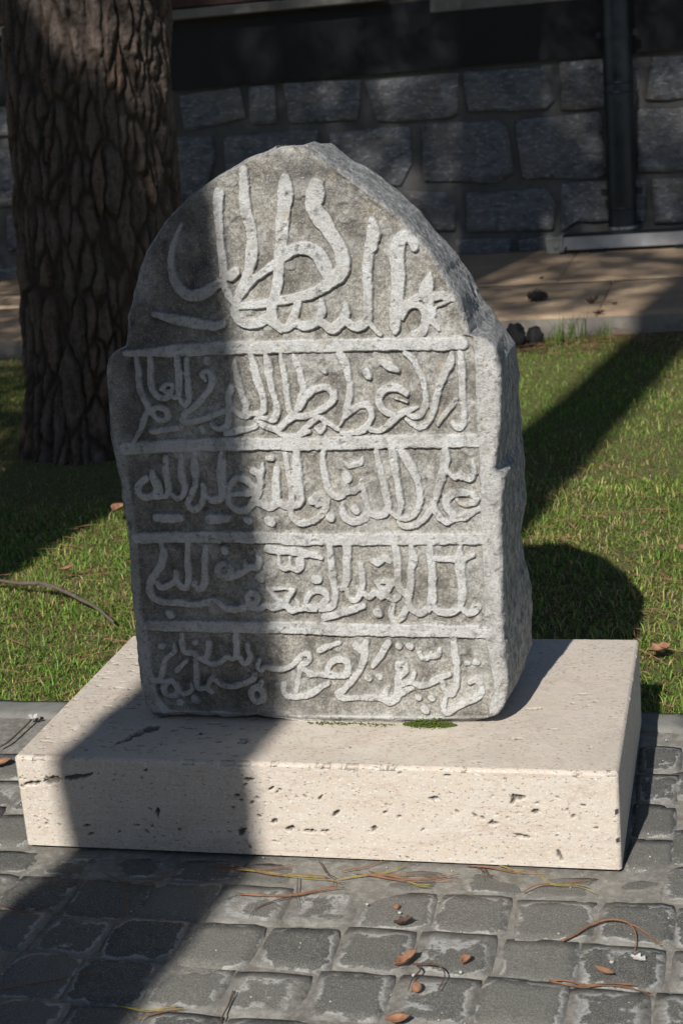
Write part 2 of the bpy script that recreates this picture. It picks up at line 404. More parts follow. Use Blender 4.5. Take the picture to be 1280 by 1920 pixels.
# ------------------------------------------------------------------ ground, paving, lawn
PW, PD, PH = 1.0, 0.5616, 0.1705          # plinth width, depth, height
EDGE_Y = 0.616                            # paving meets lawn
def sheet(name, x0, x1, y0, y1, z, mat, nx=1, ny=1, relief=0.0, seed=3):
    X, Y = np.meshgrid(np.linspace(x0, x1, nx + 1), np.linspace(y0, y1, ny + 1))
    Z = np.full_like(X, z) + (relief * fbm(X * 9, Y * 9, seed) if relief else 0)
    i = np.arange((nx + 1) * (ny + 1)).reshape(ny + 1, nx + 1)
    q = np.stack([i[:-1, :-1], i[:-1, 1:], i[1:, 1:], i[1:, :-1]], -1).reshape(-1, 4)
    o = link(name, mesh_np(name, np.stack([X, Y, Z], -1).reshape(-1, 3), q), mat)
    return tag(o, kind='structure')
sheet('ground', -150, 150, -150, 150, -0.09, M['soil'])
sheet('square', -14, 14, -16, -0.9, -0.004, M['far'], 1, 1)
paving = sheet('paving', -14, 14, -0.9, EDGE_Y - 0.085, -0.0026, M['mortar'], 560, 90, 0.0036)
LAWN_Z = lambda x, y: -0.012 + 0.016 * fbm(np.asarray(x) * 1.7, np.asarray(y) * 1.7, 21)
lw = sheet('lawn', -14, 14, EDGE_Y, 4.66, 0.0, M['soil'], 260, 60)
_me = lw.data; _c = np.empty(len(_me.vertices) * 3, np.float32); _me.vertices.foreach_get('co', _c); _c = _c.reshape(-1, 3)
_c[:, 2] = LAWN_Z(_c[:, 0], _c[:, 1]); _me.vertices.foreach_set('co', _c.ravel()); _me.update()

# kerb between paving and lawn: concrete lengths
kerb = tag(empty('lawn_kerb', (0, EDGE_Y, 0)), 'flush grey concrete kerb between the setts and the lawn', 'kerb')
def rough_block(x0, x1, y0, y1, z0, z1, nx, ny, amp, seed):
    X, Y = np.meshgrid(np.linspace(x0, x1, nx), np.linspace(y0, y1, ny))
    Xo, Yo = X.copy(), Y.copy()
    edge = (np.minimum(np.minimum(X - x0, x1 - X), np.minimum(Y - y0, y1 - Y)) < 1e-6)
    X = X + amp * fbm(Xo * 30, Yo * 30, seed) * (edge); Y = Y + amp * fbm(Xo * 30, Yo * 30, seed + 5) * edge
    Z = z1 + amp * 0.7 * fbm(Xo * 14, Yo * 14, seed + 9) - edge * 0.004
    top = np.stack([X, Y, Z], -1).reshape(-1, 3)
    i = np.arange(nx * ny).reshape(ny, nx)
    q = np.stack([i[:-1, :-1], i[:-1, 1:], i[1:, 1:], i[1:, :-1]], -1).reshape(-1, 4)
    ring = np.concatenate([i[0, :], i[1:, -1], i[-1, -2::-1], i[-2:0:-1, 0]])
    low = top[ring].copy(); low[:, 2] = z0
    n = len(top); k = len(ring); j = np.arange(k)
    sk = np.stack([ring[j], n + j, n + (j + 1) % k, ring[(j + 1) % k]], -1)
    return np.concatenate([top, low]), np.concatenate([q, sk])
for i, x in enumerate(np.arange(-5.0, 4.9, 0.62)):
    v, q = rough_block(x + 0.003, x + 0.617, -0.082, 0.0, -0.08, 0.004, 24, 5, 0.003, 40 + i)
    link('kerb_stone', mesh_np('kerb_stone', v, q), M['kerb'], kerb)

# basalt setts, one by one
def sett_mesh(seed, w, d):
    r = np.random.RandomState(seed); n = 6
    S, T = np.meshgrid(np.linspace(-1, 1, n), np.linspace(-1, 1, n))
    cr = np.abs(S) ** 6 * np.abs(T) ** 6
    wob = 1 + 0.035 * fbm(S * 1.7 + seed, T * 1.7, seed)
    sk = r.uniform(-0.05, 0.05, 4)
    X = (S * (1 - 0.05 * cr) * wob + sk[0] * T + sk[2] * S * T) * w / 2
    Y = (T * (1 - 0.05 * cr) * wob + sk[1] * S + sk[3] * S * T) * d / 2
    e = np.maximum(np.abs(S), np.abs(T)); rim = e > 0.99
    Z = 0.0005 + 0.0026 * fbm(S * 1.5, T * 1.5 + 9, seed) - rim * 0.0018
    top = np.stack([X, Y, Z], -1).reshape(-1, 3); ed = (sstep(0.5, 1.0, e) * 0.85).ravel()
    i = np.arange(n * n).reshape(n, n)
    q = np.stack([i[:-1, :-1], i[:-1, 1:], i[1:, 1:], i[1:, :-1]], -1).reshape(-1, 4)
    ring = np.concatenate([i[0, :], i[1:, -1], i[-1, -2::-1], i[-2:0:-1, 0]])
    low = top[ring].copy(); low[:, 2] = -0.02; low[:, :2] *= 1.02
    k = len(ring); j = np.arange(k); m = len(top)
    skq = np.stack([ring[j], m + j, m + (j + 1) % k, ring[(j + 1) % k]], -1)
    return mesh_np('sett', np.concatenate([top, low]), np.concatenate([q, skq]), attrs={'edge': np.concatenate([ed, np.ones(k)])})
PX, PY = 0.1175, 0.1145
setts = []
for k in range(16):
    me = sett_mesh(100 + k, PX + 0.002 - 0.005 * (k % 3), PY + 0.002 - 0.006 * (k % 2)); me.materials.append(M['paver']); setts.append(me)
for j in range(-6, 6):
    yc = -0.2 + PY * (j - 0.5)
    for i in range(-9, 11):
        xc = -0.012 + PX * (i + 0.5) + 0.012 * math.sin(j * 2.1) + rnd.uniform(-0.004, 0.004)
        y = yc + 0.006 * math.sin(i * 0.9 + j) + rnd.uniform(-0.003, 0.003)
        if y + PY / 2 > EDGE_Y - 0.086: continue
        if abs(xc) < PW / 2 + 0.052 and y > -0.055: continue      # under the plinth
        o = bpy.data.objects.new('sett', setts[rnd.randrange(16)]); COL.objects.link(o); o.parent = paving
        o.location = (xc, y, 0.0006 + rnd.uniform(-0.0012, 0.0018)); o.rotation_euler = (rnd.uniform(-.012, .012), rnd.uniform(-.012, .012), rnd.choice((0, math.pi)) + rnd.uniform(-.03, .03))
# setts cut to fit along the two flanks and the front of the plinth
def cut_sett(x, y, sx, sy, dz=0.0):
    o = bpy.data.objects.new('sett', setts[rnd.randrange(16)]); COL.objects.link(o); o.parent = paving
    o.location = (x, y, dz); o.scale = (sx, sy, 1); o.rotation_euler = (0, 0, rnd.uniform(-.04, .04))
for k in range(10):
    cut_sett(-0.52 + 0.1175 * k + rnd.uniform(-.01, .01), -0.046 + rnd.uniform(-.004, .002), 0.95, 0.62, -0.0022)
for k in range(4):
    cut_sett(0.541, 0.062 + 0.1165 * k, 0.66, 0.98); cut_sett(-0.552, 0.062 + 0.1165 * k, 0.82, 0.98)

# loose grit on the setts
def scatter_chips(name, n, box, smin, smax, mat, seed, zf=0.004):
    r = np.random.RandomState(seed)
    V, F = [], []
    tet = np.array([(1, 0, 0), (-1, 0, 0), (0, 1, 0), (0, -1, 0), (0, 0, 1), (0, 0, -1)], float)
    fc = np.array([(0, 2, 4), (2, 1, 4), (1, 3, 4), (3, 0, 4), (2, 0, 5), (1, 2, 5), (3, 1, 5), (0, 3, 5)])
    k = 0
    while k < n:
        x, y = r.uniform(box[0], box[1]), r.uniform(box[2], box[3])
        if abs(x) < PW / 2 and y > 0: continue
        s = smin + (smax - smin) * r.rand() ** 4
        V.append(tet * s * r.uniform(0.6, 1.3, (6, 3)) + (x, y, zf + s * 0.4)); F.append(fc + 6 * k); k += 1
    return tag(link(name, mesh_np(name, np.concatenate(V), None, np.concatenate(F), False), mat), 'tiny pale grit scattered over the setts', 'grit', kind='stuff')
scatter_chips('grit', 700, (-1.0, 1.0, -0.62, 0.5), 0.0005, 0.0021, M['white'], 5, 0.001)

# ------------------------------------------------------------------ lawn grass
def grass(name, n, seed, zone, lmin, lmax, label):
    r = np.random.RandomState(seed)
    x = r.uniform(zone[0], zone[1], n); y = r.uniform(zone[2], zone[3], n)
    clump = fbm(x * 5, y * 5, 77); patch = fbm(x * 1.3, y * 1.3, 5)
    keep = (r.rand(n) < 0.72 + 0.5 * clump) & ~((np.abs(x) < PW / 2 + 0.006) & (y < PD + 0.008))
    # trodden, bare earth round the foot of the pine
    dt = np.hypot(x + 1.4, y - 2.95); keep &= r.rand(n) < sstep(0.35, 1.1, dt) * 0.9 + 0.1
    x, y, clump, patch = x[keep], y[keep], clump[keep], patch[keep]; n = len(x)
    L = (lmin + (lmax - lmin) * r.rand(n) ** 2) * (1 + 0.45 * clump)
    tall = r.rand(n) < 0.012; L[tall] *= 1.7
    a = r.uniform(0, 2 * np.pi, n); lean = r.uniform(0.5, 2.0, n); lean[tall] *= 0.45
    w = r.uniform(0.0007, 0.0017, n); flat = r.rand(n) < 0.25; lean[flat] = r.uniform(1.5, 1.9, flat.sum()); dx, dy = np.cos(a), np.sin(a)
    b = a + r.uniform(-0.6, 0.6, n) + np.pi / 2; sx, sy = np.cos(b) * w, np.sin(b) * w
    z0 = LAWN_Z(x, y)
    P = np.zeros((n, 5, 3))
    def pt(t):
        h = L * t * np.cos(lean * t * 0.9); q = L * t * np.sin(lean * t * 0.9)
        return np.stack([x + dx * q, y + dy * q, z0 + h], -1)
    S = np.stack([sx, sy, np.zeros(n)], -1)
    p0, p1, p2 = pt(0.0), pt(0.55), pt(1.0)
    P[:, 0] = p0 - S; P[:, 1] = p0 + S; P[:, 2] = p1 + S * 0.85; P[:, 3] = p1 - S * 0.85; P[:, 4] = p2
    i = np.arange(n)[:, None] * 5
    q = i + np.array([[0, 1, 2, 3]]); t = i + np.array([[3, 2, 4]])
    g = r.rand(n)
    c = np.array([0.17, 0.30, 0.047]) * (0.5 + 0.95 * g)[:, None]
    yel = (r.rand(n) < 0.22 + 0.42 * patch); c[yel] = np.array([0.45, 0.44, 0.12]) * (0.6 + 0.7 * g[yel])[:, None]
    dry = r.rand(n) < 0.15 + 0.28 * patch + 0.45 * sstep(4.1, 4.6, y); c[dry] = np.array([0.52, 0.42, 0.22]) * (0.5 + 0.7 * g[dry])[:, None]
    fd = flat & (r.rand(n) < 0.7); c[fd] = np.array([0.30, 0.19, 0.10]) * (0.45 + 0.8 * g[fd])[:, None]
    tint = np.repeat(c, 5, 0)
    me = mesh_np(name, P.reshape(-1, 3), q, t, True, {'tint': tint})
    return tag(link(name, me, M['blade']), label, 'grass', kind='stuff')
grass('lawn_grass', 85000, 1, (-2.0, -0.3, EDGE_Y - 0.014, 2.1), 0.014, 0.042, 'short mixed green and straw grass left of the stone')
grass('lawn_grass', 85000, 2, (-0.3, 1.5, EDGE_Y - 0.014, 2.3), 0.014, 0.042, 'short green grass right of and behind the stone')
grass('lawn_grass', 125000, 3, (-3.4, 2.2, 2.1, 4.62), 0.012, 0.036, 'grass of the rear lawn up to the slab pavement')
# tall tufts in front of the slab pavement
def tufts(spots, seed):
    r = np.random.RandomState(seed); V, Q, T, C = [], [], [], []; k = 0
    for (cx, cy, nb, h) in spots:
        for _ in range(nb):
            a = r.uniform(0, 6.283); le = r.uniform(0.05, 0.55); L = h * r.uniform(0.5, 1.1); w = 0.0022
            x, y = cx + r.normal(0, 0.025), cy + r.normal(0, 0.025); z = float(LAWN_Z(x, y))
            p = [np.array((x + math.cos(a) * L * t * math.sin(le * t), y + math.sin(a) * L * t * math.sin(le * t), z + L * t * math.cos(le * t))) for t in (0, .5, 1)]
            s = np.array((w, 0, 0)); V += [p[0] - s, p[0] + s, p[1] + s * .8, p[1] - s * .8, p[2]]
            Q.append((k, k + 1, k + 2, k + 3)); T.append((k + 3, k + 2, k + 4)); k += 5
            C += [np.array([0.085, 0.15, 0.026]) * r.uniform(0.7, 1.5)] * 5
    return mesh_np('grass_tuft', np.array(V), np.array(Q), np.array(T), True, {'tint': np.array(C)})
for n_, (sp, lb) in enumerate([([(0.0, 4.5, 26, 0.15), (-0.06, 4.42, 22, 0.12)], 'tall green grass tuft growing before the slab kerb'),
                               ([(0.12, 4.48, 16, 0.10)], 'small green grass tuft right of the taller tuft by the kerb'),
                               ([(-0.72, 1.75, 24, 0.11)], 'loose grass tuft beside the left flank of the stone')]):
    tag(link('grass_tuft', tufts(sp, 60 + n_), M['blade']), lb, 'grass tuft')

def needle_litter(name, n, seed, zone, z, label, L0=0.05, L1=0.11, dens=None):
    r = np.random.RandomState(seed)
    x, y = r.uniform(zone[0], zone[1], n), r.uniform(zone[2], zone[3], n)
    keep = ~((np.abs(x) < PW / 2 + 0.02) & (y > -0.01) & (y < PD + 0.02))
    if dens is not None: keep &= r.rand(n) < dens(x, y)
    x, y = x[keep], y[keep]; n = len(x)
    a = r.uniform(0, 6.283, n); L = r.uniform(L0, L1, n); cv = r.uniform(-0.9, 0.9, n); w = 0.0009
    P = np.zeros((n, 4, 2, 3)); px, py = x.copy(), y.copy()
    zb = (LAWN_Z(x, y) + r.uniform(0.012, 0.03, n)) if z is None else np.full(n, z)
    for k in range(4):
        h = a + cv * k / 3
        P[:, k, 0] = np.stack([px - np.sin(h) * w, py + np.cos(h) * w, zb + 0.0022 * math.sin(k)], -1)
        P[:, k, 1] = np.stack([px + np.sin(h) * w, py - np.cos(h) * w, zb + 0.0022 * math.sin(k) + 0.0008], -1)
        px = px + np.cos(h) * L / 3; py = py + np.sin(h) * L / 3
    i = np.arange(n)[:, None] * 8
    q = np.concatenate([i + np.array([[2 * k, 2 * k + 1, 2 * k + 3, 2 * k + 2]]) for k in range(3)])
    return tag(link(name, mesh_np(name, P.reshape(-1, 3), q), M['needle']), label, 'needles', kind='stuff')
needle_litter('needle_litter', 1500, 11, (-2.2, 1.6, EDGE_Y, 2.4), None, 'brown fallen pine needles caught in the near lawn')
needle_litter('needle_litter', 5200, 12, (-2.4, 1.6, 4.0, 4.6), None, 'matted brown pine needles along the slab kerb', dens=lambda x, y: sstep(4.0, 4.5, y) * (0.35 + 0.65 * sstep(-0.2, 0.3, fbm(x * 4, y * 4, 3))))

# ------------------------------------------------------------------ travertine plinth
def pits_for(U, V, seeds, big, n, rng, amp=1.0, stretch=(1.6, 0.7), rr=(0.0014, 0.0046)):
    """depth field (m) of pits on a face with coordinates U, V (m)"""
    r = np.random.RandomState(seeds); D = np.zeros_like(U)
    u0, u1, v0, v1 = rng; du = U[0, 1] - U[0, 0]; dv = V[1, 0] - V[0, 0]
    wob = 0.55 * fbm(U * 240, V * 240, seeds, octv=3)
    L = [(r.uniform(u0, u1), r.uniform(v0, v1), rr[0] + (rr[1] - rr[0]) * r.rand() ** 3, r.uniform(-.9, .9), (stretch[0] * r.uniform(.5, 1.2), stretch[1] * r.uniform(.6, 1.2))) for _ in range(n)]
    L = [b for b in L if r.rand() < 0.25 + 1.1 * max(0, math.sin(b[1] * 75 + 1.5 * math.sin(b[0] * 5)))]
    L += [(b[0], b[1], b[2], b[3], b[4]) for b in big]
    for (cu, cv, rad, an, st) in L:
        R = rad * max(st) * 1.6
        i0, i1 = int((cu - R - u0) / du), int((cu + R - u0) / du) + 2
        j0, j1 = int((cv - R - v0) / dv), int((cv + R - v0) / dv) + 2
        i0, j0 = max(i0, 0), max(j0, 0)
        if i1 <= i0 or j1 <= j0: continue
        u = U[j0:j1, i0:i1] - cu; v = V[j0:j1, i0:i1] - cv
        c, s = math.cos(an), math.sin(an)
        e = np.hypot((u * c + v * s) / st[0], (-u * s + v * c) / st[1]) / rad + wob[j0:j1, i0:i1]
        D[j0:j1, i0:i1] = np.maximum(D[j0:j1, i0:i1], (1 - sstep(0.55, 1.0, e)) * min(rad * 1.5, 0.009) * amp)
    return D

def make_plinth():
    CH, Z0 = 0.0045, 0.0055
    co, quads, pitA, topA = [], [], [], []
    base = 0
    def grid(P, pit, top):
        nonlocal base
        ny, nx = P.shape[:2]; i = base + np.arange(nx * ny).reshape(ny, nx)
        co.append(P.reshape(-1, 3)); pitA.append(pit.ravel()); topA.append(np.full(nx * ny, top))
        quads.append(np.stack([i[:-1, :-1], i[:-1, 1:], i[1:, 1:], i[1:, :-1]], -1).reshape(-1, 4)); base += nx * ny
        return i
    def strip(a, b):
        quads.append(np.stack([a[:-1], a[1:], b[1:], b[:-1]], -1))
    def fade(D):
        D = D.copy(); D[0] *= 0; D[-1] *= 0; D[:, 0] *= 0; D[:, -1] *= 0; return D
    x0, x1 = -PW / 2 + CH, PW / 2 - CH
    nx = 520
    # front
    U, V = np.meshgrid(np.linspace(x0, x1, nx), np.linspace(Z0, PH - CH, 92))
    big = [(-0.474, 0.121, 0.006, 0.1, (3.2, .7)), (-0.436, 0.128, 0.011, 0.05, (1.9, .75)), (-0.395, 0.134, 0.009, 0.15, (2.2, .6)),
           (-0.372, 0.138, 0.006, 0.4, (2, .6)), (0.345, 0.124, 0.010, 0.0, (1.3, .6)), (0.337, 0.119, 0.006, 1.1, (1.6, .6)), (0.371, 0.100, 0.0065, .3, (1, .8)),
           (0.303, 0.077, 0.005, 0, (1.8, .6)), (0.345, 0.058, 0.006, -.2, (2.6, .5)), (0.405, 0.026, 0.007, -1.2, (1.6, .5)), (-0.255, 0.075, 0.006, 1.3, (1.5, .7)),
           (-0.113, 0.045, 0.008, .9, (1.3, .8)), (-0.09, 0.14, 0.005, .1, (2, .6)), (0.05, 0.085, 0.006, .7, (1.6, .7)), (0.005, 0.052, 0.006, 0, (1.6, .6)),
           (0.028, 0.052, 0.005, .2, (1.6, .7)), (-0.03, 0.055, 0.006, .4, (1.5, .7)), (0.11, 0.06, 0.005, .9, (1.2, .8)), (-0.055, 0.125, 0.005, .6, (1.6, .5)), (0.21, 0.117, 0.005, .1, (2, .8))]
    D = fade(pits_for(U, V, 5, big, 330, (x0, x1, Z0, PH - CH), 0.85))
    n = 0.0005 * fbm(U * 70, V * 70, 8)
    f = grid(np.stack([U, D + n * (D * 0 + 1), V], -1), sstep(0.001, 0.005, D), 0.0)
    # top: drawn-out streaky pits, denser to the left
    U, V = np.meshgrid(np.linspace(x0, x1, nx), np.linspace(CH, PD - CH, 260))
    r = np.random.RandomState(9)
    bigT = [(-0.300, 0.122, 0.017, 0.6, (1.2, .9)), (-0.316, 0.098, 0.013, 0.9, (1.7, .8)), (-0.330, 0.070, 0.010, 0.9, (1.8, .7)), (-0.34, 0.045, 0.004, .9, (2, .7)),
            (0.345, 0.235, 0.007, .1, (2.0, .6)), (0.42, 0.30, 0.006, 0, (2, .6)), (-0.205, 0.105, 0.006, .3, (1.6, .7)), (-0.12, 0.075, 0.006, 0, (2, .6)), (-0.255, 0.118, 0.005, .3, (1.4, .9)), (0.33, 0.115, 0.005, 0, (2, .6)), (0.385, 0.155, 0.004, 0, (2.5, .6))]
    for _ in range(230):
        bigT.append((-0.5 + 0.42 * r.rand() ** 1.3, r.uniform(0.02, 0.5), 0.0016 + 0.0026 * r.rand() ** 2, r.normal(0.0, .15), (2.6, 0.8)))
    D = fade(pits_for(U, V, 6, bigT, 240, (x0, x1, CH, PD - CH), 0.8, (2.2, 0.7), (0.0015, 0.0040)))
    t = grid(np.stack([U, V, PH - D + 0.0005 * fbm(U * 60, V * 60, 18)], -1), sstep(0.0003, 0.0016, D), 1.0)
    # right, left and back
    Y, Zz = np.meshgrid(np.linspace(CH, PD - CH, 160), np.linspace(Z0, PH - CH, 60))
    D = fade(pits_for(Y, Zz, 7, [], 60, (CH, PD - CH, Z0, PH - CH), 0.8, (0.6, 2.4), (0.0014, 0.0035)))
    rt = grid(np.stack([PW / 2 - D, Y, Zz], -1), sstep(0.001, 0.004, D), 0.0)
    D = fade(pits_for(Y, Zz, 8, [], 60, (CH, PD - CH, Z0, PH - CH), 0.8, (0.6, 2.4), (0.0014, 0.0035)))
    lt = grid(np.stack([-PW / 2 + D, Y, Zz], -1)[:, ::-1], sstep(0.001, 0.004, D)[:, ::-1], 0.0)
    U, V = np.meshgrid(np.linspace(x1, x0, 40), np.linspace(Z0, PH - CH, 12))
    bk = grid(np.stack([U, np.full_like(U, PD), V], -1), U * 0, 0.0)
    strip(f[-1], t[0])
    C = np.concatenate(co); xs = C[f[-1], 0]; e = 0.0035 * sstep(0.12, 0.6, fbm(xs * 45, xs * 0, 401, octv=3)) + 0.0012 * np.abs(fbm(xs * 160, xs * 0, 402))
    C[f[-1], 2] -= e; C[t[0], 1] += e
    ys = C[rt[-1], 1]; e = 0.003 * sstep(0.15, 0.6, fbm(ys * 45, ys * 0, 403, octv=3)); C[rt[-1], 2] -= e
    zs_ = C[f[:, -1], 2]; e = 0.003 * sstep(0.1, 0.6, fbm(zs_ * 60, zs_ * 0, 405, octv=3)); C[f[:, -1], 0] -= e
    co[:] = [C]
    def strip_any(a, b):                      # join two edges of different resolution
        na, nb = len(a), len(b); tri = []; i = j = 0
        while i < na - 1 or j < nb - 1:
            if j == nb - 1 or (i < na - 1 and (i + 1) / (na - 1) <= (j + 1) / (nb - 1)): tri.append((a[i], a[i + 1], b[j])); i += 1
            else: tri.append((a[i], b[j + 1], b[j])); j += 1
        return tri
    tris = []
    tris += strip_any(t[:, -1], rt[-1]); tris += strip_any(t[::-1, 0], lt[-1]); tris += strip_any(t[-1][::-1], bk[-1])
    tris += strip_any(f[:, -1], rt[:, 0]); tris += strip_any(f[:, 0], lt[:, -1]); tris += strip_any(rt[:, -1], bk[:, 0]); tris += strip_any(lt[:, 0], bk[:, -1])
    tris += [(t[0, -1], f[-1, -1], rt[-1, 0]), (t[0, 0], lt[-1, -1], f[-1, 0]), (t[-1, -1], rt[-1, -1], bk[-1, 0]), (t[-1, 0], bk[-1, -1], lt[-1, 0])]
    me = mesh_np('travertine_plinth', np.concatenate(co), np.concatenate(quads), np.array(tris), True,
                 {'pit': np.concatenate(pitA), 'top': np.concatenate(topA)})
    bm = bmesh.new(); bm.from_mesh(me); bmesh.ops.recalc_face_normals(bm, faces=bm.faces[:]); bm.to_mesh(me); bm.free()
    return me
plinth = tag(empty('stone_plinth', (0, 0, 0)), 'cream travertine block plinth under the inscribed stone', 'plinth')
link('block', make_plinth(), M['trav'], plinth)
MB().box(-PW / 2 + 0.03, PW / 2 - 0.03, 0.02, PD - 0.03, -0.02, 0.02).build('mortar_bed', M['mortar'], plinth)

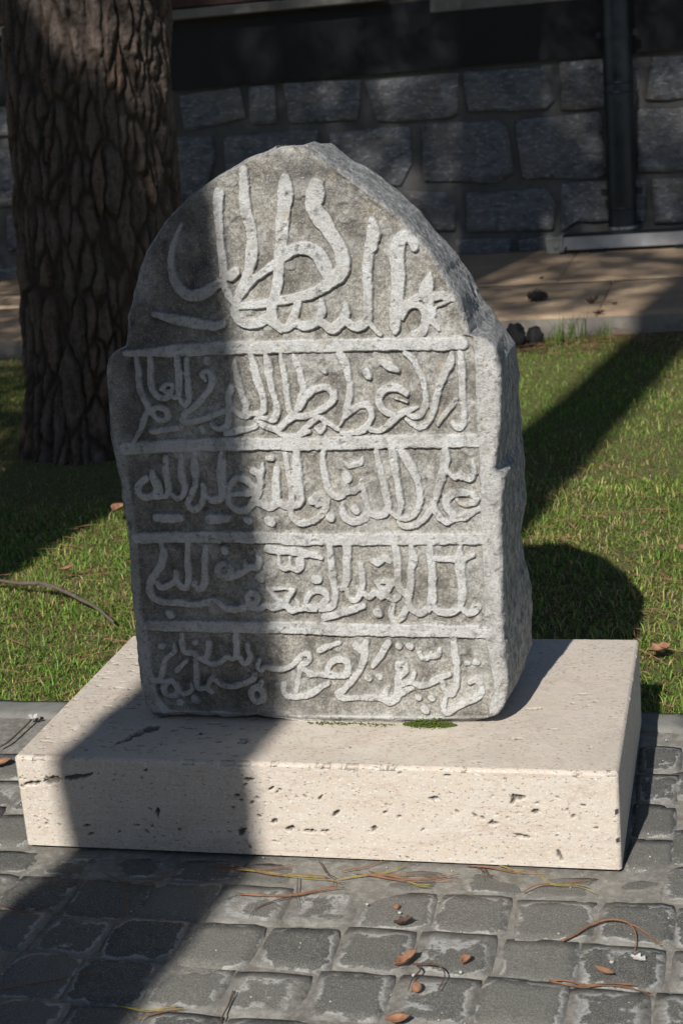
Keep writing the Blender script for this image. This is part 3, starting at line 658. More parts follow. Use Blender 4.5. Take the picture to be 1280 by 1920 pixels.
# ------------------------------------------------------------------ inscribed stone
# strokes of the carved lines: "u,v,width ..." in mm on the stone's face (u from its middle, v up from its foot)
STROKES = {
 0: ["-159,845,7.2 -171,825,9.2 -181,802,11.5 -184,779,13 -180,754,15.8 -166,737,18.7 -147,733,18.7 -126,740,17.3 -106,751,14.4 -92,761,11.5",
  "-93,890,18.7 -96,873,17.9 -97,847,14.4 -98,821,14.4 -98,795,15 -98,769,14.4 -98,748,14.4 -92,729,13 -84,716,11.5",
  "-50,921,15.8 -51,900,17.3 -52,875,20.2 -50,855,20.2 -46,831,20.2 -46,808,20.2 -51,782,18.7 -59,759,17.3 -71,739,15.8 -77,726,13 -83,716,14.4",
  "-86,761,17.3 -77,767,14.4",
  "-8,779,13 -28,767,13 -48,755,11.5 -63,741,11.5 -75,727,10.1",
  "17,904,17.3 15,889,25.9 11,866,24.5 6,841,21.6 2,816,20.2 -3,790,18.7 -6,770,17.3 -11,746,17.3 -17,726,17.3 -24,708,17.3 -25,689,17.3",
  "4,790,20.2 21,798,20.2 40,798,21.6 55,790,23 65,774,24.5 70,756,20.2 67,743,15.8",
  "65,891,23 61,876,28.8 57,861,25.9 65,845,27.4 75,830,25.9 84,811,21.6 93,795,21.6 96,777,23 93,760,23 77,745,21.6 57,734,18.7 35,726,17.3 10,722,15.8 -12,719,15 -31,716,14.4 -53,714,13 -75,713,11.5 -85,713,11.5",
  "-84,713,11.5 -86,701,17.3 -72,687,17.3 -53,685,15.8 -33,691,17.3 -23,685,17.3 -10,675,15.8 4,681,15.8 12,696,14.4 19,715,13",
  "10,683,14.4 23,677,15.8 39,679,15.8 51,689,14.4 56,702,14.4 55,716,8.6",
  "55,681,14.4 68,671,17.3 82,677,17.3 92,690,15.8 95,706,8.6",
  "95,679,14.4 108,672,15.8 125,679,17.3 130,701,17.3 132,732,15.8 134,758,15.8 138,783,17.3 145,803,21.6 148,818,23 147,833,14.4",
  "132,675,8.6 140,664,8.6 147,657,7.2",
  "170,660,8.6 171,673,17.3 173,694,20.2 178,717,21.6 181,743,23 181,765,23 183,786,23 187,801,23 197,808,20.2 207,800,17.3 209,789,11.5",
  "183,681,7.2 188,695,11.5 198,701,10.1 211,700,11.5 218,689,11.5 218,674,14.4 213,661,17.3 200,658,11.5",
  "231,748,7.2 227,735,17.3 222,720,23 227,707,17.3 227,692,13 230,676,11.5 239,663,8.6",
  "230,713,14.4 248,714,14.4 263,709,11.5",
  "222,718,14.4 206,713,11.5 190,704,10.1",
  "263,709,10.1 250,703,7.2 238,698,7.2 233,686,8.6",
  "-222,706,10.1 -199,699,14.4 -172,693,17.3 -144,686,17.3 -122,683,15.8 -108,685,11.5"],
 1: ["-259,647,5.3 -260,632,9.3 -259,614,10.7 -262,594,10.7 -257,576,10.7 -251,560,10.7 -246,548,12 -235,552,10.7 -222,549,12 -218,538,10.7 -225,531,9.3 -237,534,9.3 -243,542,9.3 -249,547,10.7 -257,537,9.3 -265,521,9.3 -275,506,9.3 -280,498,8",
  "-237,641,8 -238,621,10.7 -241,603,10.7 -240,588,12 -233,574,10.7 -222,569,10.7 -211,573,10.7 -206,579,8",
  "-223,583,8 -214,591,8 -204,588,8 -207,580,8 -218,579,6.9",
  "-191,637,8 -191,619,12 -192,599,12 -194,579,12 -201,570,9.3 -211,574,8",
  "-193,566,8 -188,555,9.3 -180,563,10.7 -178,578,12 -178,599,10.7 -177,616,9.3 -175,631,6.7",
  "-141,631,9.6 -142,625,9.6",
  "-147,596,8 -151,605,9.3 -143,610,9.3 -136,602,10.7 -138,587,10.7 -147,575,10.7 -162,560,10.7 -176,550,10.7 -188,543,12 -193,532,13.3 -188,527,12 -168,529,10.7 -147,535,10.7 -127,542,10.7 -117,544,9.3",
  "-145,523,6.7 -138,516,9.3 -128,514,10.7 -118,520,10.7 -114,535,10.7 -112,556,10.7 -111,569,10.7 -106,578,13.9 -106,589,4",
  "-94,625,5.9 -95,611,10.7 -92,591,12 -87,570,12 -83,552,13.3 -86,537,13.3",
  "-106,547,8 -97,538,10.7 -85,535,12 -74,539,8",
  "-66,635,8 -64,617,13.3 -61,595,14.7 -55,574,13.3 -53,554,12 -57,542,12 -68,538,10.7 -77,538,8",
  "-42,634,6.7 -39,619,14.7 -40,599,13.3 -37,576,12 -33,556,12 -33,538,12 -42,528,12 -53,531,8 -63,532,8",
  "-17,633,8 -16,613,12 -14,593,12 -13,573,10.7 -13,550,10.7 -10,538,10.7 -2,530,10.7",
  "-69,530,8 -57,519,10.7 -42,513,10.7 -32,513,10.7 -18,525,10.7 -9,534,10.7",
  "-37,510,8 -23,500,9.3 1,501,9.3 17,507,9.3",
  "-122,507,10.1 -105,511,11.2 -83,514,11.2 -70,518,9.6",
  "-249,513,8 -228,515,10.7 -205,517,10.7",
  "-162,516,9.6 -160,511,9.6",
  "3,629,8.2 9,616,12.3 13,595,12.3 15,575,12.3 8,557,12.3 0,541,8.2",
  "5,544,10.9 15,559,10.9 29,573,12.3 48,579,12.3 61,573,13.7 63,560,12.3 50,547,10.9 34,538,10.9 15,532,10.9 -4,530,10.9 -15,525,10.9",
  "-17,500,9.6 -1,501,9.6 13,513,9.6 27,523,9.6 36,530,8.2",
  "29,511,6.8 36,504,6.8 44,512,6.8 42,525,8.2",
  "42,526,9.6 53,517,9.6 65,509,9.6",
  "46,609,10.9 51,605,12.3",
  "120,600,13.7 122,594,12.3",
  "79,631,10.9 85,621,15.1 88,603,13.7 91,582,10.9 89,562,10.9 84,544,10.9 76,526,8.2 68,514,4.1",
  "74,524,6.8 91,538,10.9 104,546,10.9 117,546,12.3 123,533,12.3 117,518,10.9 104,505,12.3 88,502,9.6 71,502,8.2",
  "119,507,9.6 132,504,10.9 148,514,12.3 162,527,12.3 178,535,12.3 197,542,6.8",
  "180,564,10.9 168,573,12.3 153,574,13.7 139,566,15.1 136,553,13.7 141,539,12.3 154,532,10.9 164,528,9.6",
  "163,557,3.8 181,550,3.8",
  "184,627,9.6 196,617,12.3 202,601,10.9 209,586,10.9 211,566,10.9 210,546,10.9 204,531,10.9 192,525,10.9 182,529,6.8",
  "256,624,8.2 253,610,13.7 242,593,13.7 234,575,12.3 228,555,12.3 222,535,12.3 214,518,10.9 201,509,10.9 189,513,9.6 178,522,5.5",
  "258,552,8.2 247,537,9.6 236,525,9.6 228,512,8.2",
  "269,624,10.9 270,599,13.7 269,574,13.7 270,551,12.3 270,529,10.9 267,511,10.9 258,506,10.9 252,514,8.2",
  "148,613,10.9 157,607,15.1 170,600,8.2"],
 2: ["-270,433,12 -283,420,12 -285,409,12 -276,402,12 -260,404,12 -252,414,12 -255,430,13.3 -257,446,7.5",
  "-260,404,10.7 -246,402,10.7 -233,408,12 -232,427,12 -233,448,12 -229,469,9.3",
  "-253,435,8 -248,423,10.7 -245,409,10.7",
  "-202,471,8 -205,455,12 -205,434,12 -203,416,12 -208,403,10.7 -218,399,9.3 -227,406,8",
  "-178,476,8 -181,455,13.3 -182,434,12 -188,413,10.7 -196,400,10.7 -201,387,10.7 -192,377,12 -181,384,12 -172,402,12 -171,421,9.3",
  "-168,399,10.7 -156,394,12 -142,399,13.3 -137,417,14.7 -137,438,16 -135,459,13.3 -133,475,9.3",
  "-128,407,9.3 -123,420,10.7 -114,431,10.7 -101,430,12 -89,421,13.3 -85,411,13.3 -99,405,10.7 -114,405,8 -128,405,8",
  "-130,399,10.7 -127,386,12 -112,375,12 -96,380,13.3 -84,393,14.7 -76,409,13.3 -72,424,12 -73,437,13.3 -82,443,12",
  "-72,432,13.3 -66,442,9.6 -65,455,6.7",
  "-78,388,13.3 -62,381,13.3 -49,387,14.7 -46,406,14.7 -45,426,13.3 -41,444,12",
  "-55,464,12 -49,463,12",
  "-45,392,12 -32,384,13.3 -22,392,13.3 -21,413,12 -22,434,12 -24,454,12 -25,470,9.3",
  "-8,472,9.3 -9,452,13.3 -10,431,12 -10,410,12 -9,392,13.3 -18,383,10.7 -25,384,9.3",
  "-102,359,12 -99,357,12",
  "-65,358,15.5 -59,356,15.5",
  "-258,365,15.5 -237,364,16 -218,364,16",
  "-167,362,14.9 -151,362,15.5 -135,362,14.9",
  "-26,378,8.2 -23,365,12.3 -11,355,12.3 7,355,12.3 23,364,12.3 34,377,12.3 38,391,10.9",
  "13,391,16.4 24,398,19.2 33,391,13.7 20,383,8.2",
  "39,362,12.3 42,361,12.3",
  "-5,479,9.6 -5,455,10.9 -5,429,12.3 -5,402,12.3 -8,387,10.9 -17,383,9.6 -28,389,8.2",
  "39,478,10.9 36,457,12.3 38,436,12.3 40,415,13.7 49,400,12.3 62,398,12.3 70,409,10.9 69,421,9.9",
  "72,432,15.9 75,428,15.3",
  "69,404,10.9 83,406,10.9 95,414,10.9 98,424,8.2",
  "73,454,6.8 77,448,10.9 89,451,10.9 99,454,10.9 103,462,6.8",
  "100,408,8.2 101,395,12.3 104,379,12.3 100,363,12.3 86,355,12.3 71,357,12.3 62,369,12.3 64,385,8.2",
  "83,375,13.7 85,373,13.7",
  "103,371,12.3 118,364,12.3 132,368,12.3 138,381,12.3 135,400,12.3 132,421,12.3 129,445,12.3 126,466,10.9 126,476,8.2",
  "150,478,13.7 152,460,15.1 153,442,13.7 155,421,12.3 157,400,12.3 159,381,10.9 155,365,9.6",
  "140,373,6.8 150,363,9.6 165,359,10.9 178,365,12.3 188,381,12.3 191,399,12.3 189,420,12.3 182,441,15.1 174,457,16.4 165,470,12.3 161,478,6.8",
  "152,355,5.5 159,347,9.6 174,346,10.9 190,354,10.9 203,367,10.9 210,378,10.9 217,365,12.3 229,354,12.3 245,359,13.7 260,361,12.3 276,369,10.9 283,372,8.2",
  "237,474,10.9 235,456,16.4 230,435,16.4 224,417,13.7 218,399,10.9 216,388,7.7 209,378,13.1",
  "239,437,6.8 246,427,12.3 259,429,10.4 271,425,12.3 280,434,9.6 279,450,6.8",
  "259,427,10.9 258,436,6.6",
  "249,390,5.5 256,383,8.2 269,382,10.9 281,387,10.4 275,398,10.9 260,402,12.3 245,401,13.7 234,391,13.7 234,375,13.7 245,363,13.7"],
 3: ["-255,318,9.3 -253,303,13.3 -259,284,13.3 -271,268,13.3 -282,254,13.3 -286,237,13.3 -279,222,13.3 -260,216,12 -236,215,12 -214,212,12 -192,214,12 -172,219,10.7 -160,210,12 -144,203,12 -127,206,10.7 -114,210,10.7",
  "-273,251,9.3 -266,243,10.7 -251,246,10.7 -238,254,10.7 -236,270,8",
  "-237,254,10.7 -230,244,12 -219,244,12 -214,259,12 -213,281,10.7 -210,308,10.7 -208,322,9.3",
  "-204,251,8 -205,244,10.7 -194,241,12 -187,250,12 -184,273,10.7 -182,294,10.7 -178,316,9.3",
  "-146,308,13.3 -145,305,13.3",
  "-150,285,10.1 -140,279,10.1 -139,267,10.7 -149,260,12 -160,266,11.2 -160,278,11.2 -150,285,10.1",
  "-149,259,10.7 -132,263,12 -115,271,10.7 -104,277,12 -92,278,12 -88,289,13.3 -90,297,6.7",
  "-110,274,9.3 -112,282,8.5 -113,290,4.8",
  "-92,260,13.3 -88,258,13.3",
  "-256,196,12.3 -254,192,12.3",
  "-70,310,15.5 -37,306,15.5 -11,302,14.7 9,298,12 19,293,6.7",
  "-53,297,6.7 -54,283,9.3 -47,275,10.7 -37,279,10.7 -35,294,6.7",
  "-36,278,9.3 -25,272,10.7 -15,280,10.7 -14,294,6.7",
  "-106,233,10.7 -96,226,9.6 -100,215,10.7 -112,215,9.6 -113,226,10.7 -106,233,10.7",
  "-114,210,10.7 -98,205,12 -84,210,12 -74,206,12 -60,211,16 -51,218,14.7 -42,229,12 -33,238,9.3",
  "-78,240,6.7 -54,240,6.9 -33,239,7.5",
  "-77,239,6.4 -69,229,9.3 -59,218,13.3",
  "-49,213,10.7 -39,201,12 -28,209,12 -30,221,7.5",
  "-25,207,10.7 -12,205,10.7 1,205,10.7",
  "-19,287,16.4 -18,280,16.4",
  "-15,215,9.6 -8,229,10.9 6,237,12.3 19,234,13.7 22,223,13.7 12,212,12.3 -5,209,10.9 -21,206,10.9 -32,204,10.9",
  "11,205,10.9 28,207,12.3 35,218,12.3 38,234,10.9",
  "7,256,16.4 11,256,16.4",
  "34,314,10.9 35,292,13.7 36,270,13.7 37,248,13.7 38,232,12.3",
  "65,314,16.4 62,292,16.4 60,270,13.7 57,251,13.7 49,240,12.3 41,240,10.9",
  "57,237,10.9 59,226,10.9 68,219,10.9 78,229,10.9 83,245,12.3 85,264,12.3 85,281,9.6",
  "84,234,8.2 94,226,10.9 105,233,10.9 115,226,10.9 124,234,10.9 131,245,10.9 138,252,8.2",
  "106,252,8.2 122,253,9.3 138,253,8.2",
  "109,251,8.2 116,240,10.9 122,232,10.9 133,222,9.9 144,226,10.9",
  "104,289,9.6 112,285,12.3 125,293,13.7 133,287,9.9",
  "144,313,12.3 146,294,13.7 145,272,12.3 145,251,12.3 149,237,13.7 157,229,13.7 159,213,12.3 151,199,10.9 144,188,10.9 133,185,10.9 129,196,9.6 134,212,8.2",
  "170,313,9.6 173,294,16.4 168,272,13.7 166,253,12.3 162,237,12.3 160,226,13.7",
  "159,215,12.3 166,202,12.3 179,197,12.3 193,206,13.7 199,221,16.4 200,243,15.1 202,264,15.1 201,286,13.7 201,305,12.3 201,315,9.6",
  "198,210,13.7 210,200,13.7 226,199,12.3 239,205,13.7 248,221,15.1 249,243,15.1 248,264,16.4 248,286,17.8 249,302,10.9 251,311,5.5",
  "206,292,12.3 224,290,10.9 242,290,12.3",
  "255,290,10.9 271,296,6.8",
  "247,205,12.3 257,198,10.9 270,201,9.6 276,210,6.8 268,213,6.8 263,205,6.8",
  "106,199,15.1 109,198,15.1",
  "17,190,13.7 40,196,13.7 62,203,13.7 83,210,10.9"],
 4: ["-237,157,8.2 -240,140,10.9 -238,126,10.9 -222,124,10.9 -212,116,10.9 -200,116,10.9 -193,132,12.3 -192,142,10.9",
  "-206,113,10.9 -190,104,10.9 -173,108,9.6 -161,118,9.6 -153,112,9.6 -145,121,10.9 -143,141,10.9 -141,158,9.6",
  "-141,118,9.6 -131,107,10.9 -121,117,9.6 -123,133,8.2 -124,141,5.5",
  "-253,140,5.5 -255,125,9.6 -269,115,9.6 -277,99,9.6 -284,78,9.6 -287,72,9.6 -300,74,8.2",
  "-236,108,8.2 -255,91,9.6",
  "-278,136,11.5 -275,135,11.5",
  "-217,143,9.3 -215,143,9.3",
  "-266,73,9.6 -256,58,10.9 -263,46,10.9 -277,46,10.9 -283,58,10.9 -275,70,10.9 -266,73,9.6",
  "-257,49,9.6 -242,48,9.6 -232,56,9.6 -231,67,6.8",
  "-218,111,8.2 -219,88,10.9 -221,68,10.9 -218,59,9.6 -204,59,9.6 -196,53,9.6",
  "-201,59,8.2 -197,71,8.2 -191,83,6.8",
  "-192,77,9.6 -177,67,10.9 -158,64,10.9 -138,69,10.9 -120,77,10.9 -115,87,6.8",
  "-113,64,12.3 -104,55,10.9 -105,43,12.3 -116,36,10.9 -126,44,12.3 -123,58,12.3 -113,64,12.3",
  "-110,64,8.2 -105,74,7.1",
  "-229,39,14.2 -226,38,14.2",
  "-256,32,11.5 -253,31,11.5",
  "-106,113,7.7 -110,101,8.2 -104,94,8.2 -98,100,8.2 -90,100,10.9 -73,97,10.9 -56,100,10.9 -39,111,10.9 -29,122,10.9 -19,125,9.6 -16,115,9.6 -25,107,9.6 -32,105,9.6 -38,85,10.9 -43,65,10.9 -45,55,9.6",
  "-29,97,9.6 -13,90,9.6 9,86,9.6",
  "-65,70,10.9 -67,56,10.9 -59,46,12.3 -39,47,12.3 -19,52,12.3 -4,62,10.9 10,71,10.9",
  "-19,88,10.9 -2,88,10.9 11,87,12.3 28,86,12.3 43,89,13.7 49,103,12.3 42,114,12.3 27,114,12.3 15,103,10.9 10,88,10.9",
  "1,131,10.9 18,138,10.9 37,145,8.2",
  "-22,54,10.9 -7,62,9.6 7,73,6.8",
  "65,139,13.7 75,133,15.1 84,146,10.9",
  "82,140,10.9 78,121,13.7 69,98,12.3 54,78,12.3 36,60,12.3 27,52,12.3 35,46,10.9 60,48,10.9 87,48,12.3 103,47,13.7 116,40,13.7 128,50,16.4 132,70,15.1 133,90,12.3 133,107,10.9 145,107,10.9 147,97,9.6 137,87,9.6",
  "106,46,13.7 110,59,11.5 116,67,8.2",
  "121,146,10.9 110,129,12.3 100,115,10.9 91,102,6.8",
  "136,140,12 138,139,12",
  "155,140,12 157,139,12",
  "81,83,12 83,82,12",
  "100,85,12 102,84,12",
  "164,50,12 166,49,12",
  "185,48,12 187,47,12",
  "173,27,15.3 176,25,15.3",
  "249,111,12 251,111,12",
  "263,112,12 266,112,12",
  "171,127,10.9 178,119,10.9 189,123,9.6 191,130,7.7",
  "193,122,9.6 202,126,10.9 206,136,7.7",
  "140,73,12.3 154,79,10.9 160,91,8.2",
  "154,76,12.3 169,70,12.3 186,74,12.3 202,84,12.3 218,90,9.6",
  "133,53,10.9 147,62,10.9 156,65,8.2",
  "229,155,10.9 229,133,13.7 232,111,13.7 231,89,12.3 228,69,12.3 219,56,12.3 209,63,10.9 207,77,6.8",
  "252,77,10.9 262,81,13.7 270,73,12.3 270,59,12.3 258,49,12.3 242,41,12.3 225,31,12.3 211,21,12.3 204,29,10.9 208,46,8.2 213,55,8.2"],
 5: ["-279,645,10.7 -231,644,13.3 -200,646,19.2 -129,646,21.3 -57,646,21.3 14,645,21.3",
  "-9,645,21.3 99,644,20.8 175,642,20.8 272,640,20.8"],
 6: ["-298,486,20.8 -222,488,20.8 -121,489,21.8 8,487,21.3",
  "-24,486,22.4 86,486,21.9 164,487,22.4 288,485,22.4"],
 7: ["-299,330,18.6 -214,331,19.7 -117,330,19.7 -6,328,19.7",
  "-39,325,20.3 136,325,20.3 286,324,19.7"],
 8: ["-295,173,18.6 -186,172,20.8 -109,171,20.8 -2,171,21.3",
  "-35,171,23 105,168,22.4 280,166,21.9"],
 9: ["-300,72,9.9 -301,52,10.9 -290,25,12.3 -276,13,13.7 -232,10,16.4 -189,9,18.6 -150,7,16.4 -118,10,14.2 -90,5,15.9 2,7,13.7",
  "-32,8,12.6 57,8,12.6 138,9,13.7 203,8,12.6"],
}

LO = [(-2, -294), (7, -310), (25, -320), (60, -326), (129, -324), (197, -322), (265, -319), (340, -314), (406, -318), (452, -318), (498, -325), (561, -321), (614, -318), (636, -313), (648, -300), (655, -279), (700, -270), (743, -257), (801, -231), (849, -193), (888, -145), (916, -98), (936, -53), (948, -14), (956, 4)]
RO = [(-2, 258), (5, 270), (18, 295), (42, 310), (80, 317), (126, 314), (200, 313), (281, 319), (370, 319), (426, 328), (433, 316), (440, 313), (474, 321), (542, 330), (600, 331), (630, 326), (645, 311), (653, 286), (677, 281), (714, 270), (752, 251), (800, 222), (836, 191), (871, 153), (904, 114), (934, 76), (947, 62), (956, 44)]
RBK = [(-2, 296), (20, 312), (67, 329), (167, 333), (264, 317), (321, 331), (406, 333), (480, 330), (527, 327), (545, 331), (600, 325), (640, 301), (673, 280), (719, 257), (755, 233), (828, 177), (893, 109), (922, 74), (945, 52), (961, 32)]
LI = [(20, -284), (60, -298), (158, -299), (197, -305), (321, -297), (433, -300), (479, -298), (613, -283), (652, -262)]
RI = [(32, 280), (60, 291), (98, 289), (158, 281), (190, 282), (317, 286), (344, 286), (466, 290), (500, 288), (640, 292)]

def parse(s): return np.array([[float(q) for q in t.split(',')] for t in s.split()])
def refine(P, k=4):
    if len(P) < 3: return P
    Q = np.vstack([2 * P[0] - P[1], P, 2 * P[-1] - P[-2]]); out = []
    for i in range(1, len(Q) - 2):
        a, b, c, d = Q[i - 1], Q[i], Q[i + 1], Q[i + 2]
        for t in np.arange(k) / k:
            out.append(0.5 * (2 * b + (c - a) * t + (2 * a - 5 * b + 4 * c - d) * t * t + (3 * b - a - 3 * c + d) * t ** 3))
    out.append(P[-1]); return np.array(out)

def make_stele():
    U0, U1, V0, V1, ST = -352, 352, -12, 972, 1.0
    gu, gv = np.arange(U0, U1 + 1, ST), np.arange(V0, V1 + 1, ST)
    GU, GV = np.meshgrid(gu, gv)
    sd = np.full(GU.shape, 99.0); own = np.full(GU.shape, -1)
    strokes = []                                    # (group, index)
    ov = {}
    wobu, wobv = 1.3 * fbm(GU / 26, GV / 26, 301, octv=2), 1.3 * fbm(GU / 26, GV / 26, 302, octv=2)
    GUw, GVw = GU + wobu, GV + wobv
    for g, L in STROKES.items():
        for s in L:
            P = parse(s)
            P[:, 2] = np.maximum(P[:, 2] * 1.0, 4.0)
            P = refine(P); P[:, 2] = np.maximum(P[:, 2], 3.0); idx = len(strokes); strokes.append(g)
            loc = None
            for a, b in zip(P[:-1], P[1:]):
                m = max(a[2], b[2]) / 2 + 6
                i0 = max(int(min(a[0], b[0]) - m - U0), 0); i1 = min(int(max(a[0], b[0]) + m - U0) + 2, len(gu))
                j0 = max(int(min(a[1], b[1]) - m - V0), 0); j1 = min(int(max(a[1], b[1]) + m - V0) + 2, len(gv))
                if i1 <= i0 or j1 <= j0: continue
                u, v = GUw[j0:j1, i0:i1], GVw[j0:j1, i0:i1]
                d = b[:2] - a[:2]; l2 = max(d @ d, 1e-6)
                t = np.clip(((u - a[0]) * d[0] + (v - a[1]) * d[1]) / l2, 0, 1)
                q = np.hypot(u - a[0] - t * d[0], v - a[1] - t * d[1]) - (a[2] + (b[2] - a[2]) * t) / 2
                sub, so = sd[j0:j1, i0:i1], own[j0:j1, i0:i1]
                clash = (q < 0) & (sub < 0) & (so != idx)
                for o in np.unique(so[clash]): ov.setdefault(idx, set()).add(int(o))
                bar_keep = (so >= 0) & (sub < 0) & (g >= 5)
                w = (q < sub)
                so[w | ((q < 0) & (g >= 5))] = idx; sub[w] = q[w]
    # rounded, worn profile
    sd = sd + 1.5 * fbm(GU / 7, GV / 7, 31, octv=3) + 1.0 * fbm(GU / 22, GV / 22, 33, octv=2)
    gvv = np.gradient(sd, axis=0)                              # lower edges cut crisply, upper edges worn soft
    m = sstep(0, 1, np.clip((0.8 + 1.9 * sstep(0.1, 0.8, gvv) - sd) / (1.7 + 1.9 * sstep(0.1, 0.8, gvv)), 0, 1))
    Lo, Ro = np.interp(GV, *np.array(LO).T), np.interp(GV, *np.array(RO).T)
    Li, Ri = np.interp(GV, *np.array(LI).T), np.interp(GV, *np.array(RI).T)
    ed = np.minimum(GU - Lo, Ro - GU)
    nb = 1.6 * fbm(GU / 14, GV / 14, 51)
    body = sstep(652, 646, GV)
    bord = np.maximum(sstep(-2, 2, Li - GU + nb), sstep(-2, 2, GU - Ri + nb)) * body
    bord = np.maximum(bord, sstep(3, -3, GV - 14 + nb) * 0.9)
    # worn upper-left corner of the first long line has no border
    bord *= 1 - 0.8 * sstep(470, 520, GV) * sstep(-250, -290, GU)
    arch = (1 - body)
    rim = arch * sstep(16, 5, ed + 2 * nb) * np.where(GU > -60, 0.75, 0.35)
    crest = arch * sstep(905, 935, GV + 4 * nb) * 0.7
    raised = np.maximum.reduce([m, bord * 0.97, rim, crest])
    depth = 6.6 * (0.82 + 0.18 * sstep(0, 180, GV)) * (0.9 + 0.25 * fbm(GU / 80, GV / 80, 71))
    worn = sstep(0.12, 0.42, fbm(GU / 34, GV / 34, 69)) * 0.42        # ground left higher in patches
    raised = np.maximum(raised, worn * (1 - m))
    H = -depth * (1 - raised)
    H += (1 - m) * (1 - 0.5 * bord) * (0.85 * fbm(GU / 13, GV / 13, 61) + 0.45 * fbm(GU / 4, GV / 4, 62))
    H += 0.55 * fbm(GU / 30, GV / 30, 63) + 0.30 * fbm(GU / 5, GV / 5, 64)
    chips = sstep(0.42, 0.62, fbm(GU / 9, GV / 9, 65)) * raised; H -= 2.0 * chips
    mp_ = sstep(1.0, -0.8, sd)
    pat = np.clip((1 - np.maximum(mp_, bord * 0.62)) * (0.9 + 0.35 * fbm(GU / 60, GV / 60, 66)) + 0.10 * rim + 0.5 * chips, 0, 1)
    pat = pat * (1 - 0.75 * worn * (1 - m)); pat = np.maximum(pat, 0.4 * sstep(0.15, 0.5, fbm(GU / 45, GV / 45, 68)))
    # black lichen growth: upper-left bowl of the first line, the foot; left margin darker too
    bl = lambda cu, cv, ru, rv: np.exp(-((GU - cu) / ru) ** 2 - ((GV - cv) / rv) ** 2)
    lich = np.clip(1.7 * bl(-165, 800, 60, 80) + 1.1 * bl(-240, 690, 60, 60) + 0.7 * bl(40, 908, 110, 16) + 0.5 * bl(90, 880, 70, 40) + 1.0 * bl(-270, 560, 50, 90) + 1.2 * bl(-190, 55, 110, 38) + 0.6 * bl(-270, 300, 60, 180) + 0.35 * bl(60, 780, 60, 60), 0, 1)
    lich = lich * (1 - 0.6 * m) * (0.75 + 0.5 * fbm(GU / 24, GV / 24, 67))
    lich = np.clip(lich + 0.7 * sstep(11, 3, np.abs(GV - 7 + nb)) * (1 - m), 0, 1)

    def samp(A, u, v):
        x = np.clip((u - U0) / ST, 0, A.shape[1] - 1.001); y = np.clip((v - V0) / ST, 0, A.shape[0] - 1.001)
        i, j = x.astype(int), y.astype(int); fx, fy = x - i, y - j
        return (A[j, i] * (1 - fx) + A[j, i + 1] * fx) * (1 - fy) + (A[j + 1, i] * (1 - fx) + A[j + 1, i + 1] * fx) * fy
    # rings of vertices, one per height
    vs = np.concatenate([np.linspace(-1, 900, 700), np.linspace(901.3, 953.5, 50)]); NR = len(vs)
    N1, N2, N3, N4 = 540, 70, 20, 36
    Lf = np.interp(vs, *np.array(LO).T) + 1.6 * fbm(vs / 16, vs * 0, 81) + 2.2 * fbm(vs / 55, vs * 0 + 3, 82)
    Rf = np.interp(vs, *np.array(RO).T) + 1.6 * fbm(vs / 14, vs * 0, 83) + 1.6 * fbm(vs / 50, vs * 0 + 3, 84)
    Rb = np.interp(vs, *np.array(RBK).T) + 2.5 * fbm(vs / 22, vs * 0, 85)
    Lb = Lf + 4 + 3 * fbm(vs / 30, vs * 0, 86)
    narrow = np.clip((Rf - Lf) / 60, 0, 1)
    Lb = np.minimum(Lb, Rb - 12)
    TH = 212 + 8 * fbm(vs / 70, vs * 0, 87) - 26 * sstep(60, 0, vs)
    X = np.zeros((NR, N1 + N2 + N3 + N4)); Y = X.copy(); VV = np.repeat(vs[:, None], X.shape[1], 1)
    s = np.linspace(0, 1, N1)
    X[:, :N1] = Lf[:, None] + s * (Rf - Lf)[:, None]
    F = X[:, :N1]; FV = VV[:, :N1]
    hh = samp(H, F, FV)
    re = (9 + 6 * fbm(vs / 35, vs * 0, 88) + 8 * sstep(640, 700, vs))[:, None] * narrow[:, None]
    for dist, nz in ((F - Lf[:, None], 1), (Rf[:, None] - F, 2)):
        d = np.clip(dist, 0, None)
        hh = hh - np.where(d < re, re - np.sqrt(np.clip(re ** 2 - (re - d) ** 2, 0, None)), 0)
    # stone turns under at the foot
    hh -= 9 * sstep(16, 0, FV) ** 2 + 14 * sstep(26, 0, FV) * sstep(150, 300, F)
    Y[:, :N1] = -hh
    edF0 = np.minimum(F - Lf[:, None], Rf[:, None] - F)
    hh = hh - 9 * (1 - np.sqrt(np.clip(1 - sstep(938, 954, FV) ** 2, 0, 1)))
    Y[:, :N1] = -hh
    yr0, yl0 = Y[:, N1 - 1], Y[:, 0]
    t = (np.arange(1, N2 + 1) / N2)[None]
    bow = np.sin(np.pi * t)
    X[:, N1:N1 + N2] = Rf[:, None] + (Rb - Rf)[:, None] * t; Y[:, N1:N1 + N2] = yr0[:, None] + (TH - yr0)[:, None] * t
    t3 = (np.arange(1, N3 + 1) / N3)[None]
    X[:, N1 + N2:N1 + N2 + N3] = Rb[:, None] + (Lb - Rb)[:, None] * t3; Y[:, N1 + N2:N1 + N2 + N3] = TH[:, None] + 4 * np.sin(t3 * 7)
    t4 = (np.arange(1, N4 + 1) / (N4 + 1))[None]
    X[:, N1 + N2 + N3:] = Lb[:, None] + (Lf - Lb)[:, None] * t4; Y[:, N1 + N2 + N3:] = TH[:, None] + (yl0 - TH)[:, None] * t4
    # rough-hewn flanks
    up = sstep(640, 700, vs)[:, None]
    sl = slice(N1, N1 + N2); yy, vv = Y[:, sl], VV[:, sl]
    win = np.clip(np.sin(np.pi * t), 0, 1) ** 0.35
    # on the arch the flank faces up and out: push along its own slope
    slope = np.gradient(Rf, vs)[:, None]; nl = np.sqrt(1 + slope ** 2); nx_, nv_ = 1 / nl, -slope / nl
